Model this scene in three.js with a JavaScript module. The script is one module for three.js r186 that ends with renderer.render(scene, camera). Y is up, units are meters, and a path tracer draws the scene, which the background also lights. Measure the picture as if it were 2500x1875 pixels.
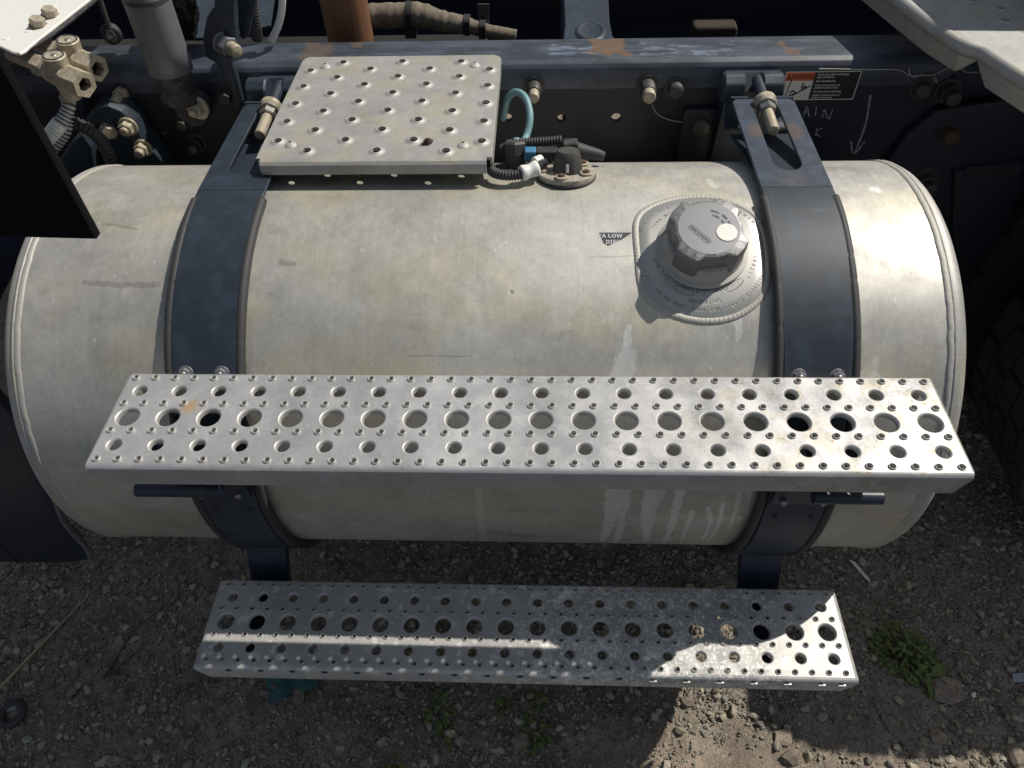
import * as THREE from 'three';
import { mergeGeometries, toCreasedNormals, mergeVertices } from 'three/addons/utils/BufferGeometryUtils.js';
import { ConvexGeometry } from 'three/addons/geometries/ConvexGeometry.js';
import { RoundedBoxGeometry } from 'three/addons/geometries/RoundedBoxGeometry.js';

// ---------------------------------------------------------------- camera, sky, sun, exposure
const scene = new THREE.Scene();
const W = 2500, H = 1875, FPX = 1809.26;
const CAM = new THREE.Vector3(0.0930, 0.9249, 0.8899);
const cr = new THREE.Vector3(0.99949, -0.0272, -0.0318).normalize();
const cf0 = new THREE.Vector3(-0.0417, -0.7471, -0.6634).normalize();
const cu = new THREE.Vector3().crossVectors(cr, cf0).normalize();
const cf = new THREE.Vector3().crossVectors(cu, cr).normalize();
const camera = new THREE.PerspectiveCamera(2 * Math.atan(H / 2 / FPX) * 180 / Math.PI, 4 / 3, 0.02, 800);
camera.position.copy(CAM);
camera.quaternion.setFromRotationMatrix(new THREE.Matrix4().makeBasis(cr, cu, cf.clone().negate()));
scene.add(camera);
const renderer = new THREE.WebGLRenderer({ antialias: true });
renderer.setSize(1024, 768);
renderer.toneMapping = THREE.LinearToneMapping;
renderer.toneMappingExposure = 1.12;
renderer.shadowMap.enabled = true;

const SUN = new THREE.Vector3(0.7, 1, -0.405).normalize();
{ // clear sky: blue overhead, pale towards the horizon
  const w = 256, h = 128, d = new Float32Array(w * h * 4);
  for (let j = 0; j < h; j++) for (let i = 0; i < w; i++) {
    const el = (j + 0.5) / h * Math.PI - Math.PI / 2, az = (i + 0.5) / w * 2 * Math.PI - Math.PI;
    const t = Math.pow(Math.max(0, 1 - Math.sin(Math.max(0, el))), 2.6);
    const dx = Math.cos(el) * Math.cos(az), dy = Math.sin(el), dz = Math.cos(el) * Math.sin(az);
    const c = Math.max(0, dx * SUN.x + dy * SUN.y + dz * SUN.z), g = 0.35 * Math.pow(c, 8);
    const k = (j * w + i) * 4;
    d[k] = 0.13 + 0.13 * t + g; d[k + 1] = 0.158 + 0.13 * t + g; d[k + 2] = 0.205 + 0.115 * t + g * 0.95; d[k + 3] = 1;
  }
  const t = new THREE.DataTexture(d, w, h, THREE.RGBAFormat, THREE.FloatType);
  t.mapping = THREE.EquirectangularReflectionMapping; t.magFilter = THREE.LinearFilter; t.minFilter = THREE.LinearFilter; t.needsUpdate = true;
  scene.background = t; scene.environment = t;
}
const sun = new THREE.DirectionalLight(new THREE.Color(1, 0.935, 0.83), 4.05);
sun.position.copy(SUN).multiplyScalar(6); sun.target.position.set(0, 0, 0);
sun.castShadow = true; sun.shadow.mapSize.set(4096, 4096);
Object.assign(sun.shadow.camera, { left: -3, right: 3, top: 3, bottom: -3, near: 0.5, far: 14 });
scene.add(sun, sun.target);

// ---------------------------------------------------------------- helpers
const V = (x, y, z) => new THREE.Vector3(x, y, z);
const rayDir = (px, py) => cf.clone().multiplyScalar(FPX).addScaledVector(cr, px - W / 2).addScaledVector(cu, -(py - H / 2)).normalize();
const onY = (px, py, y) => { const d = rayDir(px, py); return CAM.clone().addScaledVector(d, (y - CAM.y) / d.y); };
const onZ = (px, py, z) => { const d = rayDir(px, py); return CAM.clone().addScaledVector(d, (z - CAM.z) / d.z); };
const onX = (px, py, x) => { const d = rayDir(px, py); return CAM.clone().addScaledVector(d, (x - CAM.x) / d.x); };
const onCyl = (px, py, r) => {
  const d = rayDir(px, py), a = d.y * d.y + d.z * d.z, b = CAM.y * d.y + CAM.z * d.z, c = CAM.y ** 2 + CAM.z ** 2 - r * r;
  return CAM.clone().addScaledVector(d, (-b - Math.sqrt(Math.max(0, b * b - a * c))) / a);
};
let seed = 12345;
const rnd = () => { seed = (seed * 1664525 + 1013904223) >>> 0; return seed / 4294967296; };
const rr = (a, b) => a + (b - a) * rnd();
// value noise
const NG = new Float32Array(65536); for (let i = 0; i < 65536; i++) NG[i] = rnd();
const vn = (x, y) => {
  const xi = Math.floor(x), yi = Math.floor(y); let fx = x - xi, fy = y - yi; fx = fx * fx * (3 - 2 * fx); fy = fy * fy * (3 - 2 * fy);
  const a = xi & 255, b = (xi + 1) & 255, c = (yi & 255) << 8, e = ((yi + 1) & 255) << 8;
  const p = NG[c + a], q = NG[c + b], r = NG[e + a], s = NG[e + b];
  return p + (q - p) * fx + (r - p + (p - q - r + s) * fx) * fy;
};
const fbm = (x, y, o = 4) => { let s = 0, a = 0.5, n = 0; for (let i = 0; i < o; i++) { s += a * vn(x, y); n += a; a *= 0.5; x = x * 2.03 + 17.1; y = y * 2.03 + 9.7; } return s / n; };
const clamp = (x, a = 0, b = 1) => Math.min(b, Math.max(a, x));
const sst = (a, b, x) => { const t = clamp((x - a) / (b - a)); return t * t * (3 - 2 * t); };
const mix = (a, b, t) => a + (b - a) * t;
function makeTex(w, h, f, srgb = true) {
  const d = new Uint8Array(w * h * 4);
  for (let j = 0; j < h; j++) for (let i = 0; i < w; i++) {
    const c = f((i + 0.5) / w, (j + 0.5) / h), k = (j * w + i) * 4;
    d[k] = clamp(c[0]) * 255; d[k + 1] = clamp(c[1]) * 255; d[k + 2] = clamp(c[2]) * 255; d[k + 3] = 255;
  }
  const t = new THREE.DataTexture(d, w, h, THREE.RGBAFormat);
  if (srgb) t.colorSpace = THREE.SRGBColorSpace;
  t.wrapS = t.wrapT = THREE.RepeatWrapping; t.magFilter = THREE.LinearFilter; t.minFilter = THREE.LinearMipmapLinearFilter; t.generateMipmaps = true; t.needsUpdate = true;
  return t;
}
const sized = (t, su, sv = su) => { t.repeat.set(1 / su, 1 / sv); return t; };
function canvasTex(w, h, draw, srgb = true) {
  const c = document.createElement('canvas'); c.width = w; c.height = h; draw(c.getContext('2d'), w, h);
  const t = new THREE.CanvasTexture(c); if (srgb) t.colorSpace = THREE.SRGBColorSpace; t.anisotropy = 8; t.magFilter = THREE.LinearFilter; return t;
}
function boxUV(g) {
  if (g.index) g = g.toNonIndexed();
  const p = g.attributes.position, uv = new Float32Array(p.count * 2);
  const a = V(), b = V(), c = V();
  for (let i = 0; i < p.count; i += 3) {
    a.fromBufferAttribute(p, i); b.fromBufferAttribute(p, i + 1); c.fromBufferAttribute(p, i + 2);
    const n = b.clone().sub(a).cross(c.clone().sub(a)); const ax = Math.abs(n.x), ay = Math.abs(n.y), az = Math.abs(n.z);
    [a, b, c].forEach((q, k) => {
      let u, v; if (ay >= ax && ay >= az) { u = q.x; v = q.z; } else if (ax >= az) { u = q.z; v = q.y; } else { u = q.x; v = q.y; }
      uv[(i + k) * 2] = u; uv[(i + k) * 2 + 1] = v;
    });
  }
  g.setAttribute('uv', new THREE.BufferAttribute(uv, 2)); return g;
}
const counts = {};
const numbered = (n) => { const k = counts[n] = (counts[n] || 0) + 1; return k === 1 ? n : n + '_' + String(k - 1).padStart(3, '0'); };
const off = (o) => { const v = V(); while (o && o !== scene) { v.add(o.position); o = o.parent; } return v; };
function mesh(name, geo, mat, parent, at) {       // geometry in world metres (or local, when at is given)
  if (mat.map && !geo.userData.uvOK) { geo = boxUV(geo); geo.userData.uvOK = true; }
  const m = new THREE.Mesh(geo, mat); m.name = parent === scene ? numbered(name) : name; m.castShadow = m.receiveShadow = true;
  m.position.copy(at || V()).sub(off(parent)); parent.add(m); return m;
}
function tag(o, label, category, group, kind) { if (label) o.userData.label = label; if (category) o.userData.category = category; if (group) o.userData.group = group; if (kind) o.userData.kind = kind; return o; }
function thing(name, label, category, base, group) { const o = new THREE.Group(); o.name = numbered(name); o.position.copy(base); scene.add(o); return tag(o, label, category, group); }
function sub(name, parent, at) { const o = new THREE.Group(); o.name = name; o.position.copy(at).sub(off(parent)); parent.add(o); return o; }
const lathe = (pts, seg = 24) => new THREE.LatheGeometry(pts.map(([r, y]) => new THREE.Vector2(r, y)), seg);
const smooth = (g, a = 0.6) => toCreasedNormals(g.index ? g.toNonIndexed() : g, a);
const flat = (g) => { g = g.index ? g.toNonIndexed() : g; g.computeVertexNormals(); return g; };
const hex = (r, h, ch = 0.0015) => flat(lathe([[0.0001, 0], [r, 0], [r, h - ch], [r - ch, h], [0.0001, h]], 6));
const disc = (r, h, seg = 28, ch = 0.0008) => smooth(lathe([[0.0001, 0], [r, 0], [r, h - ch], [r - ch, h], [0.0001, h]], seg), 0.5);
function thread(r, h, pitch = 0.002, seg = 18) { const p = [[0.0001, 0]]; for (let y = 0; y < h - 0.002; y += pitch) { p.push([r, y], [r - pitch * 0.4, y + pitch / 2]); } p.push([r * 0.85, h], [0.0001, h]); return lathe(p, seg); }
const UP = V(0, 1, 0);
const orient = (g, dir, at) => { g = g.clone(); g.applyQuaternion(new THREE.Quaternion().setFromUnitVectors(UP, dir.clone().normalize())); if (at) g.translate(at.x, at.y, at.z); return g; };
function sweep(pts, rad, nSeg, nRad, cap = true) {  // tube along a curve with a radius that may vary
  const cv = pts.length > 2 ? new THREE.CatmullRomCurve3(pts) : new THREE.LineCurve3(pts[0], pts[1]);
  const fr = cv.computeFrenetFrames(nSeg, false), pos = [], idx = [];
  for (let i = 0; i <= nSeg; i++) {
    const c = cv.getPointAt(i / nSeg), r = typeof rad === 'function' ? rad(i / nSeg, i) : rad;
    for (let j = 0; j < nRad; j++) { const a = j / nRad * Math.PI * 2; const q = c.clone().addScaledVector(fr.normals[i], Math.cos(a) * r).addScaledVector(fr.binormals[i], Math.sin(a) * r); pos.push(q.x, q.y, q.z); }
  }
  for (let i = 0; i < nSeg; i++) for (let j = 0; j < nRad; j++) { const a = i * nRad + j, b = i * nRad + (j + 1) % nRad; idx.push(a, b, a + nRad, b, b + nRad, a + nRad); }
  if (cap) for (const i of [0, nSeg]) { const c = cv.getPointAt(i / nSeg), k = pos.length / 3; pos.push(c.x, c.y, c.z); for (let j = 0; j < nRad; j++) { const a = i * nRad + j, b = i * nRad + (j + 1) % nRad; i ? idx.push(a, b, k) : idx.push(b, a, k); } }
  const g = new THREE.BufferGeometry(); g.setAttribute('position', new THREE.Float32BufferAttribute(pos, 3)); g.setIndex(idx); g.computeVertexNormals(); return g;
}
const corr = (len, r, depth = 0.0012, pitch = 0.0045) => { const n = Math.round(len / pitch) * 4; return [n, (t, i) => r + depth * [0, 1, 1, 0][i % 4]]; };
function stripes(g, nRad, a, b) { const n = g.attributes.position.count, c = new Float32Array(n * 3); for (let i = 0; i < n; i++) { const k = Math.floor(i / nRad) % 4, q = k === 1 || k === 2 ? a : b; c[3 * i] = q[0]; c[3 * i + 1] = q[1]; c[3 * i + 2] = q[2]; } g.setAttribute('color', new THREE.BufferAttribute(c, 3)); return g; }
function corrHose(pts, r, depth, pitch) { const L = new THREE.CatmullRomCurve3(pts).getLength(); const [n, f] = corr(L, r, depth, pitch); return sweep(pts, f, n, 14); }
function sweepX(pts, x0, x1, crease = 0.6) {   // closed outline [z, y] drawn out along x
  const s = new THREE.Shape(pts.map(([z, y]) => new THREE.Vector2(-z, y)));
  const g = new THREE.ExtrudeGeometry(s, { depth: x1 - x0, bevelEnabled: false }); g.rotateY(Math.PI / 2); g.translate(x0, 0, 0);
  return smooth(g, crease);
}
const arcPts = (cx, cy, r, a0, a1, n) => Array.from({ length: n + 1 }, (_, i) => { const a = a0 + (a1 - a0) * i / n; return [cx + r * Math.cos(a), cy + r * Math.sin(a)]; });
function plateZ(pts, z, t, bevel = 0.001, holes = []) {   // upright plate, outline [x, y], front face at z
  const s = new THREE.Shape(pts.map(([x, y]) => new THREE.Vector2(x, y)));
  for (const [x, y, r] of holes) { const h = new THREE.Path(); h.absarc(x, y, r, 0, Math.PI * 2, true); s.holes.push(h); }
  const g = new THREE.ExtrudeGeometry(s, { depth: t - 2 * bevel, bevelEnabled: bevel > 0, bevelSize: bevel, bevelThickness: bevel, bevelOffset: -bevel, bevelSegments: 2, curveSegments: 20 });
  g.translate(0, 0, z - t + bevel); return smooth(g, 0.5);
}
function plateY(pts, y, t, bevel = 0.0006, holes = [], seg = 20) {  // level plate, outline [x, z], top face at y; holes [x, z, r] or point lists
  const s = new THREE.Shape(pts.map(([x, z]) => new THREE.Vector2(x, -z)));
  for (const hh of holes) { if (typeof hh[0] === 'number') { const h = new THREE.Path(); h.absarc(hh[0], -hh[1], hh[2], 0, Math.PI * 2, true); s.holes.push(h); } else s.holes.push(new THREE.Path(hh.map(([x, z]) => new THREE.Vector2(x, -z)))); }
  const g = new THREE.ExtrudeGeometry(s, { depth: t - 2 * bevel, bevelEnabled: bevel > 0, bevelSize: bevel, bevelThickness: bevel, bevelOffset: -bevel, bevelSegments: 1, curveSegments: seg });
  g.rotateX(-Math.PI / 2); g.translate(0, y - t + bevel, 0); return smooth(g, 0.5);
}
const bar = (a, b, w, t, up = V(0, 1, 0)) => {   // rounded bar from a to b
  const d = b.clone().sub(a), L = d.length(), g = new RoundedBoxGeometry(w, t, L, 2, Math.min(w, t) * 0.18);
  const z = d.normalize(), x = new THREE.Vector3().crossVectors(up, z).normalize(), y = new THREE.Vector3().crossVectors(z, x);
  g.applyMatrix4(new THREE.Matrix4().makeBasis(x, y, z)); const m = a.clone().lerp(b, 0.5); g.translate(m.x, m.y, m.z); return g;
};
const pxZ = (list, z) => list.map(([x, y]) => { const p = onZ(x, y, z); return [p.x, p.y]; });
const pxY = (list, y) => list.map(([x, yy]) => { const p = onY(x, yy, y); return [p.x, p.z]; });

// ---------------------------------------------------------------- materials
const C = (r, g, b) => new THREE.Color().setRGB(r, g, b);
const std = (o) => new THREE.MeshStandardMaterial(o);
const ALU = 1;
const texAlu = sized(makeTex(1024, 1024, (u, v) => {          // weathered sheet aluminium
  const x = u * 256, y = v * 256;
  const big = fbm(x / 32, y / 32, 4), med = fbm(x / 6 + 40, y / 6, 3), fine = vn(x * 2 + 9, y * 2), scr = vn(x / 10 + y * 1.7, y / 64 + 3);
  let t = 0.7 + (big - 0.5) * 0.1 + (med - 0.5) * 0.07 + (fine - 0.5) * 0.05 + (scr - 0.5) * 0.03;
  const warm = sst(0.45, 0.7, fbm(x / 20 + 90, y / 20 + 11, 4)) * 0.035;
  const sp = vn(x * 1.9 + 200, y * 1.9 + 50) > 0.965 && vn(x / 12, y / 12 + 70) > 0.5 ? -0.16 : 0;
  t += sp; return [t + warm * 0.5, t + warm * 0.15 - 0.003, t - warm - 0.006];
}), 0.5);
const stepWear = (u, v) => { const x = u * 1.1 > 0.62 ? u * 1.1 - 1.1 : u * 1.1, z = v * 0.275 + (v < 0.62 ? 0.275 : 0); return [x, z]; };
const scratchMap = (n, w, h, len) => { const m = new Float32Array(w * h); for (let i = 0; i < n; i++) { let x = rnd() * w, y = rnd() * h, a = rnd() * 6.28; const L = len * (0.2 + rnd()), k = (rnd() < 0.55 ? -1 : 1) * rr(0.05, 0.16); for (let t = 0; t < L; t += 0.6) { a += (rnd() - 0.5) * 0.12; x += Math.cos(a) * 0.6; y += Math.sin(a) * 0.3; m[(((y | 0) % h + h) % h) * w + ((x | 0) % w + w) % w] = k * Math.sin(t / L * 3.14); } } return m; };
const scA = scratchMap(420, 2048, 512, 60), scB = scratchMap(300, 2048, 512, 40); let pA = 0, pB = 0;
const texUpper = makeTex(2048, 512, (u, v) => {       // bare tread: pale scuffed patches, dusty brown towards one end
  const [x, z] = stepWear(u, v), k = scA[pA++], n = fbm(x * 60, z * 60, 4), f = fbm(x * 240, z * 240, 3), big = fbm(x * 12 + 4, z * 16, 4);
  let t = 0.725 + (big - 0.5) * 0.1 + (n - 0.5) * 0.07 + (f - 0.5) * 0.06 + k; const d = Math.hypot((x - 0.0) / 0.075, (z - 0.335) / 0.085); t += 0.055 * sst(1.15, 0.9, d + (n - 0.5) * 0.5);
  const br = sst(0.22, 0.5, x + (big - 0.5) * 0.5) * sst(0.42, 0.62, n); const dirt = br * 0.07 + sst(0.7, 0.78, f) * br * 0.16; const or = sst(0.013, 0.004, Math.hypot(x + 0.335, (z - 0.327) * 0.8) + (n - 0.5) * 0.012) * 0.5;
  return [t - dirt * 0.75 + or * 0.1, t - dirt - or * 0.12, t - dirt * 1.45 - or * 0.42 + 0.002];
}); texUpper.repeat.set(1 / 1.1, 1 / 0.275);
const texLower = makeTex(2048, 512, (u, v) => {       // dull tread with a chalky speckled bloom over the middle
  const x = u * 1.1 > 0.62 ? u * 1.1 - 1.1 : u * 1.1, z = v * 0.275 + (v < 0.8 ? 0.275 : 0), k = scB[pB++], n = fbm(x * 50 + 9, z * 50, 4), f = fbm(x * 330, z * 330, 2), big = fbm(x * 10 + 40, z * 14, 4);
  let t = 0.69 + (big - 0.5) * 0.09 + (n - 0.5) * 0.07 + (f - 0.5) * 0.05 + k; const reg = sst(0.02, 0.1, x + (n - 0.5) * 0.15) * sst(0.5, 0.38, x + (big - 0.5) * 0.2); t += reg * (sst(0.5, 0.62, n) * 0.06 + sst(0.56, 0.66, f) * 0.13) + sst(0.68, 0.74, fbm(x * 90, z * 90 + 7, 3)) * 0.12 - reg * 0.03;
  return [t, t - 0.003, t - 0.012];
}); texLower.repeat.set(1 / 1.1, 1 / 0.275);
const texRough = sized(makeTex(512, 512, (u, v) => { const x = u * 256, y = v * 256; const t = 0.62 + (fbm(x / 16, y / 16, 4) - 0.5) * 0.6 + (vn(x, y) - 0.5) * 0.1; return [t, t, t]; }, false), 0.5);
const texNavy = sized(makeTex(1024, 1024, (u, v) => {         // dark blue-black paint, dusty and chipped
  const x = u * 256, y = v * 256;
  const d = sst(0.35, 0.8, fbm(x / 14, y / 14, 5)), s = vn(x * 1.6 + 31, y * 1.6) > 0.955 ? 0.16 : 0, sc = sst(0.93, 0.99, vn(x / 9 + y * 0.9, y / 30 + x * 0.05));
  const t = 0.185 + d * 0.045 + s * vn(x / 7, y / 7) + sc * 0.06 + (vn(x * 2.2, y * 2.2) - 0.5) * 0.03;
  return [t * 0.78, t * 0.98, t * 1.22];
}), 0.4);
const texDust = sized(makeTex(512, 512, (u, v) => { const x = u * 256, y = v * 256; const t = 0.66 + (fbm(x / 10, y / 10, 5) - 0.5) * 0.3; return [t, t * 0.945, t * 0.84]; }), 0.12);
const texBlack = sized(makeTex(512, 512, (u, v) => { const x = u * 256, y = v * 256; const t = 0.15 + sst(0.4, 0.8, fbm(x / 10, y / 10, 5)) * 0.12; return [t, t, t * 1.05]; }), 0.2);
const M = {
  alu: std({ map: texUpper, metalness: 0.55, roughness: 0.62, roughnessMap: texRough }),
  galv: std({ map: texLower, metalness: 0.2, roughness: 0.62, roughnessMap: texRough }),
  plate: std({ map: texAlu, color: C(0.85, 0.85, 0.84), metalness: 0.45, roughness: 0.6 }),
  weld: std({ color: C(0.4, 0.39, 0.36), metalness: 0.35, roughness: 0.65 }),
  navy: std({ map: texNavy, metalness: 0.1, roughness: 0.52 }),
  navyGloss: std({ color: C(0.02, 0.026, 0.045), metalness: 0, roughness: 0.38 }),
  black: std({ map: texBlack, roughness: 0.7 }),
  matt: std({ color: C(0.012, 0.012, 0.014), roughness: 0.75 }),
  rubber: std({ color: C(0.035, 0.035, 0.038), roughness: 0.65 }),
  tan: std({ map: texDust, metalness: 0.25, roughness: 0.6 }),
  steel: std({ color: C(0.32, 0.31, 0.29), metalness: 0.8, roughness: 0.42 }),
  darkSteel: std({ color: C(0.07, 0.068, 0.066), metalness: 0.4, roughness: 0.55 }),
  rust: std({ color: C(0.08, 0.04, 0.022), roughness: 0.85 }),
  white: std({ color: C(0.72, 0.72, 0.69), roughness: 0.4 }),
  teal: std({ color: C(0.17, 0.31, 0.34), roughness: 0.5 }),
  blue: std({ color: C(0.06, 0.2, 0.36), roughness: 0.45 }),
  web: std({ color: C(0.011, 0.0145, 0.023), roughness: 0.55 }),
  shade: new THREE.MeshPhysicalMaterial({ color: C(0.004, 0.0045, 0.006), roughness: 0.75, specularIntensity: 0.2 }),
  hexPlastic: std({ color: C(0.055, 0.054, 0.05), roughness: 0.6 }),
  web_strand: std({ color: C(0.4, 0.38, 0.33), roughness: 0.9 }),
  grey: std({ color: C(0.14, 0.145, 0.165), roughness: 0.45, metalness: 0.1 }),
  copperPipe: std({ color: C(0.2, 0.1, 0.055), roughness: 0.55, metalness: 0.1 }),
  straw: std({ color: C(0.36, 0.29, 0.18), roughness: 0.8 }),
};

// ---------------------------------------------------------------- ground
const GY = -0.60;
const gh = (x, z) => GY + (fbm(x * 3 + 40, z * 3 + 20, 3) - 0.5) * 0.03 + (fbm(x * 18 + 7, z * 18 + 3, 3) - 0.5) * 0.016;
{
  const axis = (a, b, step) => { const o = []; for (let x = a; x <= b; x += step) o.push(x); let s = step, x = a; const lo = [], hi = []; while (x > -300) { s *= 1.35; x -= s; lo.unshift(x); } s = step; x = o[o.length - 1]; while (x < 300) { s *= 1.35; x += s; hi.push(x); } return [...lo, ...o, ...hi]; };
  const xs = axis(-1.2, 1.5, 0.0055), zs = axis(-0.7, 0.9, 0.0055), pos = [], uv = [], idx = [];
  for (const z of zs) for (const x of xs) { const f = Math.exp(-(x * x + z * z) / 60); pos.push(x, GY + (gh(x, z) - GY) * f + ((fbm(x * 70 + 5, z * 70, 3) - 0.5) * 0.009 + (vn(x * 260, z * 260) - 0.5) * 0.0025) * f, z); uv.push(x, z); }
  const n = xs.length; for (let j = 0; j < zs.length - 1; j++) for (let i = 0; i < n - 1; i++) { const a = j * n + i; idx.push(a, a + n, a + 1, a + 1, a + n, a + n + 1); }
  const g = new THREE.BufferGeometry(); g.setAttribute('position', new THREE.Float32BufferAttribute(pos, 3)); g.setAttribute('uv', new THREE.Float32BufferAttribute(uv, 2)); g.setIndex(idx); g.computeVertexNormals(); g.userData.uvOK = true;
  const tx = sized(makeTex(1024, 1024, (u, v) => {
    const x = u * 256, y = v * 256; const b = fbm(x / 20, y / 20, 5), f = fbm(x * 1.2, y * 1.2, 3), sp = vn(x * 2.2 + 3, y * 2.2);
    const t = 0.46 + (b - 0.5) * 0.18 + (f - 0.5) * 0.28 + (sp > 0.9 ? 0.1 : 0); const w = fbm(x / 30 + 60, y / 30, 3);
    return [t * (1.03 + w * 0.05), t * 0.97, t * (0.9 - w * 0.05)];
  }), 0.7);
  const m = mesh('ground', g, std({ map: tx, roughness: 0.95 }), scene); tag(m, 'bare grey-brown dirt ground strewn with gravel', 'ground', null, 'structure'); M.groundTex = tx;
  const lane = new THREE.PlaneGeometry(120, 9); lane.rotateX(-Math.PI / 2); lane.translate(0, GY + 0.018, 0.85 + 4.5);  // unseen dark sheet added to cut sunlit ground bounce onto the metal
  tag(mesh('added_dark_lane', lane, std({ color: C(0.045, 0.045, 0.047), roughness: 0.9 }), scene), 'added unseen dark lane beside the gravel that dims the bounced light', 'lane', null, 'structure');
}
const chunk = (k, n = 13) => { const p = []; for (let i = 0; i < n; i++) { const z = 1 - 2 * (i + 0.5) / n + 0.15 * (NG[k * 97 + i] - 0.5), a = i * 2.4 + NG[k * 53 + i + 400] * 1.1, r = Math.sqrt(Math.max(0, 1 - z * z)), q = 0.78 + 0.4 * NG[k * 31 + i + 900]; p.push(V(r * Math.cos(a) * q, z * q * 0.7, r * Math.sin(a) * q * 0.85)); } return new ConvexGeometry(p); };
{ // gravel: uncountable small stones
  const n = 125000, im = new THREE.InstancedMesh(flat(chunk(3, 11)), std({ color: C(1, 1, 1), roughness: 0.92 }), n), m4 = new THREE.Matrix4(), e = new THREE.Euler(), q = new THREE.Quaternion();
  for (let i = 0; i < n; i++) {
    let x, z; do { x = rr(-1.15, 1.3); z = rr(-0.5, 0.8); } while (fbm(x * 4 + 9, z * 4 + 2, 3) < rr(0.2, 0.6));
    const pk = rnd(), s = pk < 0.8 ? 0.0012 + 0.0018 * rnd() : pk < 0.975 ? rr(0.003, 0.0056) : rr(0.0056, 0.0115), up = rnd() < 0.5 ? 0 : Math.PI; e.set(up + rr(-0.7, 0.7), rr(0, 6.3), rr(-0.7, 0.7)); q.setFromEuler(e);
    m4.compose(V(x, gh(x, z) + s * 0.42, z), q, V(s * rr(0.8, 1.3), s * rr(0.7, 1.2), s * rr(0.8, 1.2))); im.setMatrixAt(i, m4);
    const t = rr(0.1, 0.33), w = rr(0.03, 0.16); im.setColorAt(i, C(t * (1 + w), t, t * (0.9 - w)));
  }
  im.name = 'gravel'; im.castShadow = im.receiveShadow = true; scene.add(im); tag(im, 'loose grey gravel scattered over the dirt ground', 'gravel', null, 'stuff');
}

// ---------------------------------------------------------------- frame rail
const RY = 0.350, RZ = -0.342;   // top face, outer web face
const railProfile = (y, z, w, t, rb, hgt) => [...arcPts(z - rb, y - rb, rb, Math.PI / 2, 0, 8), [z, y - hgt], [z - t, y - hgt], ...arcPts(z - rb, y - rb, rb - t, 0, Math.PI / 2, 8), [z - w, y - t], [z - w, y]];
const texRail = makeTex(2048, 256, (u, v) => {   // u: x -1.1..1.1, v: z from -0.45 (0) to -0.34 (1)
  const x = -1.1 + u * 2.2, z = -0.45 + v * 0.11;
  let d = sst(0.3, 0.75, fbm(x * 18, z * 60 + 9, 5)) * 0.09 + sst(0.9, 0.97, vn(x * 40 + z * 500, z * 50)) * 0.06 + (vn(x * 800, z * 800) - 0.5) * 0.03;
  const scuff = (x > 0.1 && x < 0.42 ? 1 : 0.25) * sst(0.56, 0.72, fbm(x * 45 + 6, z * 160, 4)) * sst(-0.35, -0.37, z) * sst(-0.43, -0.415, z); d += scuff * 0.16;
  let t = 0.235 + d, r = t * 0.9, g = t * 0.985, b = t * 1.14;
  const rustAt = (x0, x1, z0, z1, k) => { const n = (fbm(x * 60, z * 60 + 4, 4) - 0.5) * 0.03; const m = sst(x0 - 0.004, x0 + 0.004, x + n) * sst(x1 + 0.004, x1 - 0.004, x + n) * sst(z0 - 0.003, z0 + 0.003, z + n) * sst(z1 + 0.003, z1 - 0.003, z + n) * k * (0.65 + 0.5 * fbm(x * 150, z * 150, 3)); const q = clamp(m); r = mix(r, 0.46, q); g = mix(g, 0.35, q); b = mix(b, 0.26, q); };
  rustAt(0.175, 0.237, -0.432, -0.372, 0.9); rustAt(-0.33, -0.28, -0.43, -0.36, 0.55); rustAt(-0.255, -0.235, -0.44, -0.42, 0.6); rustAt(0.5, 0.512, -0.41, -0.36, 0.7); rustAt(0.512, 0.525, -0.385, -0.36, 0.6);
  return [r, g, b];
});
const railMat = std({ map: texRail, metalness: 0.15, roughness: 0.45 });
function railUV(g) { g = g.index ? g.toNonIndexed() : g; const p = g.attributes.position, uv = new Float32Array(p.count * 2); for (let i = 0; i < p.count; i++) { uv[2 * i] = (p.getX(i) + 1.1) / 2.2; uv[2 * i + 1] = (p.getZ(i) + 0.45) / 0.11 + Math.max(0, (RY - 0.02 - p.getY(i)) * 3); } g.setAttribute('uv', new THREE.BufferAttribute(uv, 2)); g.userData.uvOK = true; return g; }
const rail = thing('frame_rail', 'long dark blue-black steel frame rail running behind the fuel tank', 'frame rail', V(0, RY - 0.27, RZ));
const flangeEndX = onY(2345, 150, RY).x;
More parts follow.
